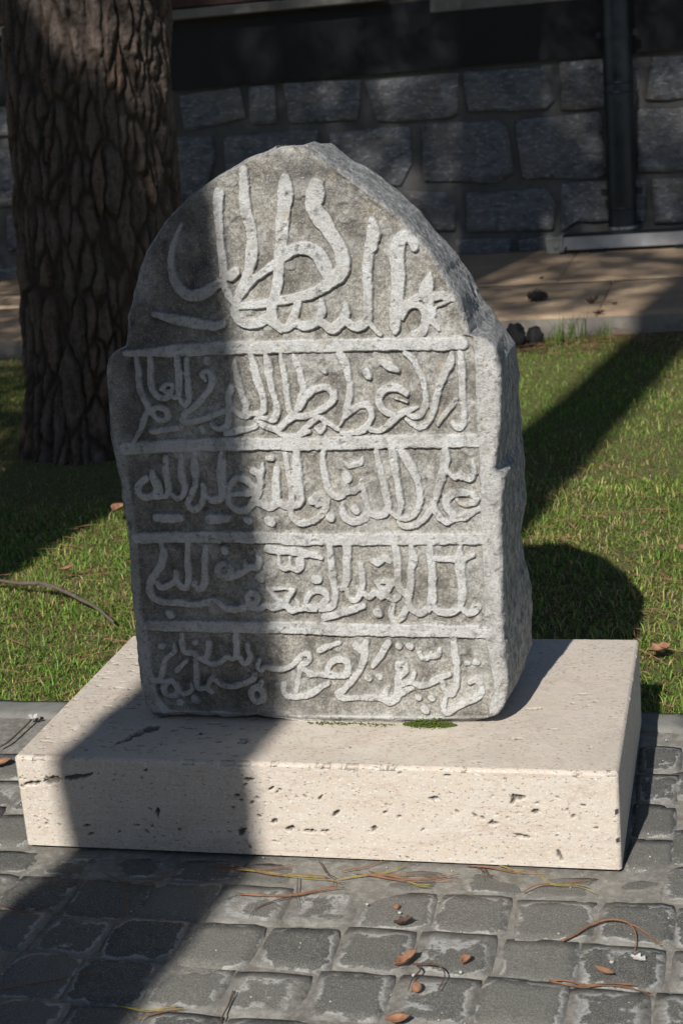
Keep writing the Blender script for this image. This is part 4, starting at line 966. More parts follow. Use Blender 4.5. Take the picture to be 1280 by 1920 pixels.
    ridg = 1 - np.abs(fbm((yy * 0.5 + vv * 0.9) / 22, (yy * 0.9 - vv * 0.35) / 120, 91, octv=4)) * 2
    dis = (3.0 * fbm(yy / 30, vv / 30, 92) + 1.3 * fbm(yy / 9, vv / 9, 93)) * (1 - 0.3 * up) + up * (4.2 * ridg - 1.5)
    gouge = up * sstep(735, 690, vv) * sstep(655, 672, vv) * sstep(0.25, 0.6, t) * (9 * np.abs(fbm(yy / 16, vv / 70, 94)))
    dis = (dis - gouge) * win
    X[:, sl] += dis * nx_; VV[:, sl] += dis * nv_ * up
    sl = slice(N1 + N2 + N3, None); X[:, sl] -= (2.5 * fbm(Y[:, sl] / 30, VV[:, sl] / 30, 95)) * np.sin(np.pi * t4)
    gap = 9 * sstep(-300, -270, X) * sstep(-40, -110, X) * (0.75 + 0.5 * fbm(X / 40, X * 0, 99)) + 2.5 * np.abs(fbm(X / 25, X * 0, 100))
    gap[:, N1 + N2 // 2:] = 0
    VV += gap * sstep(24, -1, VV)
    # the crown falls away a little towards the back
    crown = sstep(880, 950, vs)[:, None]
    VV[:, N1:] -= crown * (11 * sstep(0, 212, Y[:, N1:]) + 3 * fbm(Y[:, N1:] / 40, X[:, N1:] / 40, 98))
    VV[:, :N1] -= crown * 3 * sstep(18, 0, edF0) 
    NC = X.shape[1]
    co = np.stack([X / 1000, Y / 1000, VV / 1000 + 0.0006], -1).reshape(-1, 3)
    i = np.arange(NR * NC).reshape(NR, NC); j = np.roll(i, -1, 1)
    q = np.stack([i[:-1], j[:-1], j[1:], i[1:]], -1)
    # vertex normals of the whole stone so that the parts meet without a seam
    qq = q.reshape(-1, 4); A = co[qq[:, 2]] - co[qq[:, 0]]; B = co[qq[:, 3]] - co[qq[:, 1]]; fn = np.cross(A, B)
    vn = np.zeros_like(co)
    for k in range(4):
        for c in range(3): vn[:, c] += np.bincount(qq[:, k], fn[:, c], len(co))
    vn /= np.maximum(np.linalg.norm(vn, axis=1, keepdims=True), 1e-12)
    side = np.zeros((NR, NC)); side[:, N1:] = 1
    edF = np.minimum(F - Lf[:, None], Rf[:, None] - F)
    side[:, :N1] = sstep(11, 1, edF + 3 * fbm(F / 12, FV / 12, 97)) * 0.8
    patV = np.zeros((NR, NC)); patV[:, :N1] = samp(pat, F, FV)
    lich_and_darkV = np.zeros((NR, NC)); lich_and_darkV[:, :N1] = samp(lich, F, FV)
    # owners
    par = list(range(len(strokes)))
    def find(a):
        while par[a] != a: a = par[a]
        return a
    for a, bs in ov.items():
        for b in bs:
            if b >= 0 and strokes[a] == strokes[b]: par[find(a)] = find(b)
    comp = np.array([find(k) for k in range(len(strokes))])
    fc = (F[:-1, :-1] + F[1:, 1:]) / 2; fv = (FV[:-1, :-1] + FV[1:, 1:]) / 2
    gi = np.clip(np.round(fc - U0).astype(int), 0, len(gu) - 1); gj = np.clip(np.round(fv - V0).astype(int), 0, len(gv) - 1)
    o = own[gj, gi]; inside = (sd[gj, gi] < 0.2) & (o >= 0)
    edge_ok = np.minimum(fc - Lf[:-1, None], Rf[:-1, None] - fc) > 4
    code = np.full(q.shape[:2], -1); tmp = np.where(inside & edge_ok, comp[np.clip(o, 0, None)], -1)
    code[:, :N1 - 1] = tmp
    code = code.ravel()
    at = {'patina': patV.ravel(), 'side': side.ravel(), 'lichen_and_dark': lich_and_darkV.ravel()}
    def part(name, sel, parent, extra=None):
        fq = qq[sel]; use = np.unique(fq); mp = np.full(len(co), -1); mp[use] = np.arange(len(use))
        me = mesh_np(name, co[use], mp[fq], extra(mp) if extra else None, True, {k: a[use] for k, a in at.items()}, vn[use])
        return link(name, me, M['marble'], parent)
    root = tag(empty('inscribed_stone', (0, 0.157, PH)), 'arched grey marble stone carved in relief with five lines of Arabic script', 'carved stone')
    def cap(mp):                                   # crown of the stone
        fr = i[-1, :N1]; bk = i[-1, N1 + N2 - 1:N1 + N2 + N3][::-1]
        ring = list(i[-1, :]); T = []
        a, b = list(i[-1, :N1][::1]), [i[-1, 0]] + list(i[-1, :N1 - 1:-1])
        x = y = 0
        while x < len(a) - 1 or y < len(b) - 1:
            if y == len(b) - 1 or (x < len(a) - 1 and (x + 1) / (len(a) - 1) <= (y + 1) / (len(b) - 1)): T.append((a[x], a[x + 1], b[y])); x += 1
            else: T.append((a[x], b[y + 1], b[y])); y += 1
        return mp[np.array([t_ for t_ in T if len(set(t_)) == 3])]
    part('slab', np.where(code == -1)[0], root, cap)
    lines = {}
    names = {0: 'first line, large letters in the arched head', 1: 'second carved line, below the arched head', 2: 'third carved line', 3: 'fourth carved line', 4: 'fifth and lowest carved line'}
    for g in range(10):
        ids = [c for c in np.unique(comp) if strokes[c] == g]
        sizes = {c: int((code == c).sum()) for c in ids}
        ids = [c for c in ids if sizes[c] > 0]
        if g >= 5:
            part('raised_band', np.where(np.isin(code, ids))[0], root); continue
        dots = [c for c in ids if sizes[c] < 160]
        main = [c for c in ids if c not in dots]
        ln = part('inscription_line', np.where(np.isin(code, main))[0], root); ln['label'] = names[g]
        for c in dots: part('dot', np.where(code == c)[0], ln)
    return root
stele = make_stele()
stele.rotation_euler = (0, 0, 0)

# moss along the foot of the stone
def moss(spots, seed, label):
    r = np.random.RandomState(seed); V, F = [], []; k = 0
    tet = np.array([(1, 0, 0), (-1, 0, 0), (0, 1, 0), (0, -1, 0), (0, 0, 1.2)]); fc = np.array([(0, 2, 4), (2, 1, 4), (1, 3, 4), (3, 0, 4)])
    for (x0, x1, n, h) in spots:
        for _ in range(n):
            t = r.rand(); x = x0 + (x1 - x0) * t; env = math.sin(math.pi * min(max(t, .02), .98)) ** 0.6
            s = r.uniform(0.0008, 0.0018)
            y = 0.160 - abs(r.normal(0, 0.0065)) * env; z = PH + abs(r.normal(0, 0.0042)) * h * env
            V.append(tet * s * r.uniform(0.7, 1.4, (5, 3)) + (x, y, z)); F.append(fc + 5 * k); k += 1
    return tag(link('moss', mesh_np('moss', np.concatenate(V), None, np.concatenate(F), False), M['moss']), label, 'moss', kind='stuff')
moss([(0.135, 0.225, 1200, 1.2), (-0.03, 0.05, 120, 0.35), (0.05, 0.12, 60, 0.3)], 3, 'thin green moss along the foot of the stone')

# ------------------------------------------------------------------ slab pavement along the building
WY, SLZ, KY = 6.97, 0.08, 4.65
pave = sheet('slab_pavement', -14, 14, KY + 0.03, WY, SLZ - 0.02, M['wmortar'])
k = 0
for (ya, yb, off) in ((KY + 0.012, 5.66, 0.088), (5.66, WY - 0.01, -0.187)):
    x = off - 0.92 * 6
    while x < 3.2:
        v, q = rough_block(x + 0.004, x + 0.916, ya + 0.003, yb - 0.003, SLZ - 0.035, SLZ, 10, 12, 0.003, 200 + k)
        o = link('paving_slab', mesh_np('paving_slab', v, q), M['slab'], pave); x += 0.92; k += 1
kb = tag(empty('pavement_kerb', (0, KY, 0)), 'rough grey kerb face below the beige slabs at the back', 'kerb')
x = -6.0; k = 0
while x < 3.5:
    w = rnd.uniform(0.7, 1.1)
    X, Z = np.meshgrid(np.linspace(x + 0.003, x + w - 0.003, 26), np.linspace(-0.06, SLZ - 0.012, 8))
    Yk = -0.012 * fbm(X * 9, Z * 14, 300 + k) - 0.006 * fbm(X * 40, Z * 40, 320 + k)
    f_ = np.stack([X, Yk, Z], -1); b_ = f_.copy(); b_[..., 1] = 0.045
    top_ = np.stack([f_[-1], b_[-1]])
    ii = np.arange(26 * 8).reshape(8, 26); qf = np.stack([ii[:-1, :-1], ii[:-1, 1:], ii[1:, 1:], ii[1:, :-1]], -1).reshape(-1, 4)
    tt = 208 + np.arange(52).reshape(2, 26); qt = np.stack([tt[0, :-1], tt[0, 1:], tt[1, 1:], tt[1, :-1]], -1)
    link('kerb_stone', mesh_np('kerb_stone', np.concatenate([f_.reshape(-1, 3), top_.reshape(-1, 3)]), np.concatenate([qf, qt])), M['slabedge'], kb)
    x += w; k += 1

# ------------------------------------------------------------------ building
bld = tag(empty('stone_building', (0, WY, 0)), 'shaded building with rough stone base courses and dark band above', 'building')
MB().box(-9, 6, 0.0, 0.35, -0.05, 3.3).build('wall', M['wmortar'], bld)
STONES = [[(-2501, 1093), (-2125, 1113), (-2111, 934), (-2485, 888)], [(-2067, 1114), (-1909, 1108), (-1923, 903), (-2077, 896)], [(-1858, 1116), (-1406, 1099), (-1436, 880), (-1842, 891)],
 [(-1370, 1085), (-837, 1096), (-851, 873), (-901, 850), (-1314, 863)], [(-797, 1093), (-363, 1093), (-301, 908), (-350, 860), (-786, 880)], [(-258, 1107), (153, 1097), (168, 940), (134, 853), (-257, 848)],
 [(242, 1090), (543, 1082), (539, 857), (197, 871)], [(-2568, 851), (-2334, 841), (-2319, 744), (-2357, 637), (-2425, 493), (-2636, 506)], [(-2244, 835), (-1682, 842), (-1689, 558), (-2262, 545)],
 [(-1603, 815), (-1139, 818), (-1141, 619), (-1212, 493), (-1622, 530)], [(-1055, 824), (-635, 818), (-578, 768), (-556, 522), (-654, 476), (-1065, 507)], [(-523, 810), (-50, 822), (-33, 489), (-86, 464), (-498, 484)],
 [(144, 819), (538, 807), (532, 476), (145, 478)], [(-1191, 456), (-959, 435), (-899, 331), (-912, 212), (-1208, 228)], [(-820, 421), (-370, 423), (-327, 333), (-339, 192), (-839, 201)],
 [(-280, 447), (-23, 437), (179, 430), (172, 210), (-213, 226), (-286, 177)], [(225, 439), (531, 431), (527, 190), (230, 195)], [(-903, 163), (-587, 152), (-593, 60), (-898, 64)], [(-540, 135), (-347, 157), (-364, 56), (-533, 60)],
 [(-3862, 1114), (-3550, 1117), (-3569, 944), (-3891, 934)], [(-3832, 857), (-3575, 856), (-3618, 520), (-3851, 510)], [(-3707, 459), (-3534, 459), (-3565, 254), (-3732, 246)]]
rs = random.Random(12)
ROWS = [(858, 1108), (490, 828), (200, 442), (58, 158)]
def fill(row, xa, xb):
    z0, z1 = ROWS[row]; x = xa
    while x < xb - 60:
        w = min(rs.uniform(230, 560), xb - x)
        if xb - x - w < 130: w = xb - x
        j = lambda a=14: rs.uniform(-a, a)
        STONES.append([(x + j(), z1 + j(8)), (x + w - 55 + j(), z1 + j(8)), (x + w - 45 + j(), (z0 + z1) / 2 + j(30)), (x + w - 60 + j(), z0 + j(8)), (x + j(), z0 + j(8))]); x += w
for row, a, b in ((0, -6200, -3950), (0, -3500, -2560), (0, 590, 3400), (1, -6200, -3900), (1, -3520, -2680), (1, 585, 3400), (2, -6200, -3780), (2, -3490, -1250), (2, 580, 3400), (3, -6200, -950), (3, -300, 3400)): fill(row, a, b)
for k, poly in enumerate(STONES):
    P = np.array(poly, float) / 1000; n = len(P); B = []
    for a in range(n):                                   # rounded, uneven outline
        p0, p1 = P[a], P[(a + 1) % n]; l = np.linalg.norm(p1 - p0)
        for t in np.linspace(0.03, 0.97, max(3, int(l / 0.07))): B.append(p0 + (p1 - p0) * t)
    B = np.array(B); c = B.mean(0)
    B = B + 0.010 * np.stack([fbm(B[:, 0] * 14, B[:, 1] * 14, 500 + k), fbm(B[:, 0] * 14, B[:, 1] * 14, 600 + k)], -1)
    V = []
    for sc, dp in ((1.03, 0.004), (1.022, -0.012), (0.985, -0.020), (0.75, -0.022), (0.45, -0.0225), (0.18, -0.022)):
        Q = c + (B - c) * sc; d = dp * (1 + (0.8 * fbm(Q[:, 0] * 9, Q[:, 1] * 7, 700 + k) if sc < 1 else 0))
        V.append(np.stack([Q[:, 0], d + 0 * Q[:, 0], Q[:, 1]], -1))
    m = len(B); V = np.concatenate(V + [np.array([[c[0], -0.022, c[1]]])]); Q = []
    for rI in range(5):
        for a in range(m): Q.append((rI * m + a, (rI + 1) * m + a, (rI + 1) * m + (a + 1) % m, rI * m + (a + 1) % m))
    T = [(5 * m + a, 6 * m, 5 * m + (a + 1) % m) for a in range(m)]
    link('wall_stone', mesh_np('wall_stone', V, np.array(Q), np.array(T)), M['wstone'], bld)
MB().box(-9, 6, -0.035, 0.0, 1.128, 1.50).build('dark_band', M['band'], bld)
MB().box(-9, 6, -0.02, 0.0, 1.50, 3.3).build('upper_wall', M['plaster'], bld)
sl_ = MB().box(-3.9, -1.205, -0.13, -0.0205, 1.517, 1.572, 0.006).build('window_sill', M['sill'], bld)
sl_ = MB().box(-0.965, 1.9, -0.045, -0.0205, 1.43, 1.57, 0.006).build('stone_panel', M['sill'], bld); sl_['label'] = 'flat grey panel right of the window sill'
for (xa, xb) in ((-3.75, -1.35), (2.2, 4.2)):
    w_ = MB()
    for (a, b, c, d) in ((xa, xa + .09, 1.58, 2.75), (xb - .09, xb, 1.58, 2.75), (xa + .09, xb - .09, 1.58, 1.67), (xa + .09, xb - .09, 2.66, 2.75), ((xa + xb) / 2 - .04, (xa + xb) / 2 + .04, 1.67, 2.66)):
        w_.box(a, b, -0.075, -0.021, c, d, 0.004)
    wo = w_.build('window_frame', M['wood'], bld)
    for (a, b) in ((xa + .09, (xa + xb) / 2 - .04), ((xa + xb) / 2 + .04, xb - .09)):
        MB().box(a, b, -0.04, -0.0215, 1.67, 2.66).build('pane', M['glass'], wo)
MB().add([(-9.4, -0.75, 3.2), (6.4, -0.75, 3.2), (6.4, 2.5, 4.6), (-9.4, 2.5, 4.6), (-9.4, -0.75, 3.3), (6.4, -0.75, 3.3), (6.4, 2.5, 4.7), (-9.4, 2.5, 4.7)],
         [(0, 3, 2, 1), (4, 5, 6, 7), (0, 1, 5, 4), (1, 2, 6, 5), (2, 3, 7, 6), (3, 0, 4, 7)]).build('roof', M['roof'], bld)

# downpipe
dp = tag(empty('downpipe', (0.062, 6.86, 0.19)), 'dark metal rain downpipe in front of the stone wall', 'downpipe')
MB().tube([(0, 0, 0.0), (0, 0, 3.0)], 0.081, 28, False).build('pipe', M['pipe'], dp, True)
for z in (0.015, 0.02): pass
MB().tube([(0, 0, -0.004), (0, 0, 0.012)], 0.0835, 28, False).build('bottom_rim', M['rim'], dp, True)
for z in (0.11, 0.74, 0.79): MB().tube([(0, 0, z - .006), (0, 0, z - .003), (0, 0, z + .003), (0, 0, z + .006)], [.0812, .086, .086, .0812], 28, False).build('collar', M['pipe'], dp, True)
for z in (0.20, 1.045):
    cl = MB().tube([(0, 0, z - .016), (0, 0, z + .016)], 0.0855, 28, False).build('pipe_clip', M['pipe'], dp, True)
    for s in (-1, 1): MB().box(s * 0.098 - 0.014, s * 0.098 + 0.014, -0.012, 0.012, z - 0.018, z + 0.018, 0.002).build('lug', M['pipe'], cl)

# linear floodlight with junction box
fx = tag(empty('linear_floodlight', (-0.27, 6.70, SLZ)), 'long grey metal linear light fitting on small feet along the wall foot', 'light fitting')
FL = 1.25
MB().box(0.012, FL, 0.0, 0.10, 0.018, 0.094, 0.004).build('housing', M['alu'], fx)
MB().box(0.012, FL, -0.004, 0.104, 0.0945, 0.101, 0.002).build('cover_strip', M['pipe'], fx)
for a in (0.0, FL + 0.001): MB().box(a, a + 0.0115, -0.006, 0.106, 0.008, 0.105, 0.003).build('end_cap', M['alu'], fx)
for a in (0.155, 0.625, 1.09):
    ft = MB(); ft.box(a, a + 0.085, -0.012, 0.09, 0.0005, 0.006); ft.box(a, a + 0.085, 0.006, 0.016, 0.006, 0.0175); ft.box(a, a + 0.085, 0.06, 0.07, 0.006, 0.0175)
    ft.build('foot', M['pipe'], fx)
jb = tag(empty('junction_box', (-0.30, 6.745, SLZ)), 'small cream plastic junction box left of the floodlight', 'junction box')
MB().box(-0.055, 0.05, -0.035, 0.045, 0.0008, 0.075, 0.004).build('body', M['box'], jb)
MB().box(-0.058, 0.053, -0.038, 0.048, 0.0755, 0.09, 0.004).build('lid', M['box'], jb)
MB().tube([(0.0, -0.034, 0.038), (0.0, -0.0385, 0.038)], 0.017, 16).build('cable_entry', M['box'], jb, True)
tag(MB().tube([(-0.243, 6.72, 0.12), (-0.243, 6.68, 0.11), (-0.248, 6.675, 0.092), (-0.262, 6.69, 0.086), (-0.283, 6.72, 0.086)], 0.005, 8).build('power_cable', M['rubber'], None, True), 'short black cable from floodlight to cream junction box', 'cable')

# dark boulders by the kerb
def rock(loc, sx, sy, sz, seed, label, cat='boulder', name='boulder', mat='rock', amp=0.55, nu=26, nv=16):
    th = np.linspace(0, 2 * np.pi, nu, endpoint=False); ph = np.linspace(0.02, np.pi - 0.02, nv)
    T, Pp = np.meshgrid(th, ph); x, y, z = np.sin(Pp) * np.cos(T), np.sin(Pp) * np.sin(T), np.cos(Pp)
    r = 1 + amp * fbm(x * 1.6 + seed, y * 1.6, seed, z * 1.6) + amp * 0.4 * fbm(x * 5, y * 5 + seed, seed, z * 5)
    co = np.stack([x * r * sx, y * r * sy, z * r * sz + sz * 0.9], -1).reshape(-1, 3)
    i = np.arange(nu * nv).reshape(nv, nu); j = np.roll(i, -1, 1)
    q = np.stack([i[:-1], i[1:], j[1:], j[:-1]], -1).reshape(-1, 4)
    o = link(name, mesh_np(name, co, q), M[mat]); o.location = loc; return tag(o, label, cat)
rock((-0.232, 4.42, -0.03), 0.040, 0.032, 0.066, 3, 'dark upright boulder nearest the stone, before the rear kerb')
rock((-0.160, 4.46, -0.03), 0.032, 0.028, 0.052, 8, 'smaller dark boulder right of the upright one')

# ------------------------------------------------------------------ pines
def bark_mesh(name, path, rad, nth, nz, seed, z_hi, amp=0.022, flare=0.0):
    """trunk as one surface with plated bark; path(z)->(x,y), rad(z)"""
    r = np.random.RandomState(seed)
    zz = np.linspace(-0.05, z_hi, nz); th = np.linspace(0, 2 * np.pi, nth, endpoint=False)
    T, Z = np.meshgrid(th, zz); R0 = rad(Z)
    U = T / (2 * np.pi); Wd = 1.7
    # elongated plates: nearest and second nearest cell centre on the unrolled bark
    n = int(max(1, z_hi) * 300); cu, cz, ch = r.rand(n), r.uniform(-0.1, z_hi + 0.1, n), r.rand(n)
    Uw = U + 0.009 * fbm(U * 40, Z * 14, seed + 3); Zw = Z + 0.03 * fbm(U * 30, Z * 12, seed + 4)
    f1 = np.full(U.shape, 9.0); f2 = f1.copy(); hid = np.zeros(U.shape); tl = np.zeros(U.shape); ta, tb = r.uniform(-1, 1, n), r.uniform(-1, 1, n)
    for k in range(n):
        js = np.searchsorted(zz, [cz[k] - 0.42, cz[k] + 0.42]); 
        if js[1] <= js[0]: continue
        s = slice(*js); du = np.abs(Uw[s] - cu[k]) % 1.0; du = np.minimum(du, 1 - du) * Wd; dz = (Zw[s] - cz[k]) * 0.24
        d = np.hypot(du, dz); a, b = f1[s], f2[s]; sg = ((Uw[s] - cu[k] + 0.5) % 1.0 - 0.5) * Wd
        tl[s] = np.where(d < a, np.clip(sg * 9 * ta[k], -.6, .6) + np.clip((Zw[s] - cz[k]) * 5 * tb[k], -.6, .6), tl[s])
        f2[s] = np.where(d < a, a, np.minimum(b, d)); hid[s] = np.where(d < a, ch[k], hid[s]); f1[s] = np.minimum(a, d)
    gap = f2 - f1
    plate = sstep(0.0, 0.013, gap) * 0.75 + 0.25 * sstep(0.0, 0.035, gap)
    tw = 0.35 * Z
    R = R0 + amp * (plate * (0.6 + 0.8 * hid + 0.7 * tl) - 1) + amp * 0.22 * fbm(U * 70, Z * 16, seed + 5, octv=4) + amp * 0.45 * np.round(fbm(U * 26, Z * 12, seed + 15, octv=4) * 4) / 4 + 0.30 * amp * fbm(U * 110, Z * 75, seed + 6) + R0 * 0.05 * fbm(np.cos(T) * 1.5, Z * 0.8, seed + 7, np.sin(T) * 1.5)
    R = R + flare * np.exp(-np.clip(Z, 0, None) / 0.16) * (0.7 + 0.6 * fbm(np.cos(T) * 2.2, np.sin(T) * 2.2, seed + 8))
    px, py = path(Z)
    co = np.stack([px + R * np.cos(T), py + R * np.sin(T), Z], -1).reshape(-1, 3)
    i = np.arange(nth * nz).reshape(nz, nth); j = np.roll(i, -1, 1)
    q = np.stack([i[:-1], j[:-1], j[1:], i[1:]], -1).reshape(-1, 4)
    return mesh_np(name, co, q, None, True, {'fissure': (1 - plate).ravel(), 'plate': hid.ravel()})

def pine(label, base, path, rad, height, crown, ntuft, seed, nth, nz, z_hi, flare, limbs=11):
    r = np.random.RandomState(seed)
    root = tag(empty('pine_tree', base), label, 'pine tree')
    link('trunk', bark_mesh('trunk', path, rad, nth, nz, seed, z_hi, 0.017 if nth > 200 else 0.012, flare), M['bark'], root)
    up = MB(); zs = np.linspace(z_hi, height, 8)
    up.tube([(*[float(q) for q in path(np.array(z))], z) for z in zs], [float(max(0.02, rad(np.array(z)))) for z in zs], 12).build('upper_trunk', M['bark'], root, True)
    V, F = [], []; cx, cy, cz, rx, ry, rz = crown; kk = 0
    tips = []
    for l in range(limbs):
        f = (l + 0.5) / limbs; z0 = cz - rz * 0.85 + f * rz * 1.6; a = l * 2.4 + r.uniform(-.3, .3)
        zb = z0 - 0.35; sc = math.sqrt(max(0.08, 1 - ((z0 - cz) / rz) ** 2))
        p0 = np.array([*[float(q) for q in path(np.array(zb))], zb]); p1 = np.array([cx + math.cos(a) * rx * 0.75 * sc, cy + math.sin(a) * ry * 0.75 * sc, z0 + 0.3])
        mid = (p0 + p1) / 2 + (0, 0, -0.15)
        MB().tube([p0, mid, p1], [0.06, 0.04, 0.012], 7).build('limb', M['bark'], root, True)
        for t in np.linspace(0.3, 1.05, 9): tips.append(p0 + (p1 - p0) * t + r.normal(0, 0.25, 3))
    tips = np.array(tips)
    while kk < ntuft:
        if r.rand() < 0.45:
            c = tips[r.randint(len(tips))] + r.normal(0, 0.32, 3)
        else:
            d = r.normal(0, 1, 3); d /= np.linalg.norm(d); d *= r.rand() ** 0.4
            c = np.array([cx + d[0] * rx, cy + d[1] * ry, cz + d[2] * rz])
        q = ((c[0] - cx) / rx) ** 2 + ((c[1] - cy) / ry) ** 2 + ((c[2] - cz) / rz) ** 2
        if q > 1.12: continue
        if fbm(np.array(c[0] * 1.3), np.array(c[1] * 1.3), seed + 50, np.array(c[2] * 1.3), 2) < -0.30: continue
        n = 7; d = r.normal(0, 1, (n, 3)); d /= np.linalg.norm(d, axis=1, keepdims=True); d[:, 2] = np.abs(d[:, 2]) * 0.8 - 0.1
        L = r.uniform(0.10, 0.18); s = np.cross(d, r.normal(0, 1, (n, 3))); s /= np.linalg.norm(s, axis=1, keepdims=True); s *= 0.013
        V.append(np.stack([c + 0 * d, c + d * L * .6 + s, c + d * L, c + d * L * .6 - s], 1).reshape(-1, 3)); F.append(np.arange(n * 4).reshape(n, 4) + kk * n * 4); kk += 1
    link('crown', mesh_np('crown', np.concatenate(V), np.concatenate(F), None, False), M['foliage'], root)
    return root
# the pine in view, left of the stone
pine('thick pine trunk with plated bark standing left behind the stone', (-1.50, 2.93, -0.01), lambda z: (0.066 * z + 0.0 * z, 0.02 * z),
     lambda z: 0.292 - 0.012 * np.clip(z, 0, 1.6) - 0.016 * np.clip(z - 1.6, 0, 12), 10.5, (0.5, 0.2, 8.2, 2.6, 2.4, 3.6), 5200, 31, 360, 420, 2.3, 0.05)
# the pines that shade the place stand behind the camera, to its left
pine('slender pine left of the camera whose trunk shades the stone', (-0.692, -3.4, -0.01), lambda z: (-0.034 * np.clip(z, 0, 5.5), 0.0 * z),
     lambda z: 0.186 - 0.004 * np.clip(z, 0, 12), 13.4, (-0.35, 0.05, 10.4, 2.9, 2.5, 3.3), 4600, 32, 90, 200, 5.0, 0.03)
pine('broad low pine at the far left whose crown darkens the lawn', (-2.10, -2.5, -0.01), lambda z: (-0.02 * z - 0.55 * np.clip(z - 5, 0, 3), 0.02 * z),
     lambda z: 0.43 - 0.02 * np.clip(z, 0, 14), 10.5, (-1.15, 0.4, 6.9, 2.3, 2.1, 3.5), 5200, 33, 90, 160, 4.0, 0.05)

# unseen pines and a hedge, added to block sky light
def copy_added_pine(src, loc, sc, rz, label):
    r = src.copy(); COL.objects.link(r); r.location = loc; r.scale = (sc, sc, sc); r.rotation_euler = (0, 0, rz); r['label'] = label
    r['group'] = 'added pines out of view'
    for ch in src.children:
        c = ch.copy(); COL.objects.link(c); c.parent = r
    return r
_pn = [o for o in bpy.data.objects if o.name.startswith('pine_tree')]
for k_, (x, y, s, lb) in enumerate([(-8.5, -9.6, .54, 'first added pine from the left in the row behind the camera'), (-5.2, -10.2, .55, 'second added pine from the left in the row behind the camera'),
        (-1.8, -10.6, .56, 'third added pine from the left in the row behind the camera'), (1.6, -10.2, .55, 'fourth added pine from the left in the row behind the camera'),
        (4.8, -9.4, .54, 'fifth added pine from the left in the row behind the camera'), (-7.0, -4.5, .6, 'added pine at the left of the camera by the square'), (-4.2, 2.3, .6, 'young pine added far left on the lawn, out of view, to shade the wall')]):
    copy_added_pine(_pn[2 if k_ == 6 else 1 + k_ % 2], (x, y, -0.01), s, 0.0 if k_ == 6 else k_ * 1.3, lb)  # last copy is added to shade the far left of the wall
def hedge(x0, x1, y0, y1, h, n, seed, label):  # unseen leaf mass added to cut the sky fill
    r = np.random.RandomState(seed); c = np.stack([r.uniform(x0, x1, n), r.uniform(y0, y1, n), h * r.rand(n) ** 0.8], -1); V = []
    for q in range(5):
        d = r.normal(0, 1, (n, 3)); d /= np.linalg.norm(d, axis=1, keepdims=True); e = np.cross(d, r.normal(0, 1, (n, 3))); e /= np.linalg.norm(e, axis=1, keepdims=True)
        V.append(np.stack([c, c + d * .12 + e * .06, c + d * .24, c + d * .12 - e * .06], 1))
    V = np.concatenate(V).reshape(-1, 3)
    root = tag(empty('added_hedge', ((x0 + x1) / 2, (y0 + y1) / 2, 0)), label, 'hedge')
    V = V - np.array([(x0 + x1) / 2, (y0 + y1) / 2, 0])
    link('foliage', mesh_np('foliage', V, np.arange(len(V)).reshape(-1, 4), None, False), M['foliage'], root)
    MB().box(-(x1 - x0) / 2 + .2, (x1 - x0) / 2 - .2, -.15, .15, -.05, h * .85).build('stems', M['bark'], root)
hedge(-13, 12, -12.6, -11.4, 3.6, 9000, 4, 'tall dark hedge added behind the camera to block sky light')

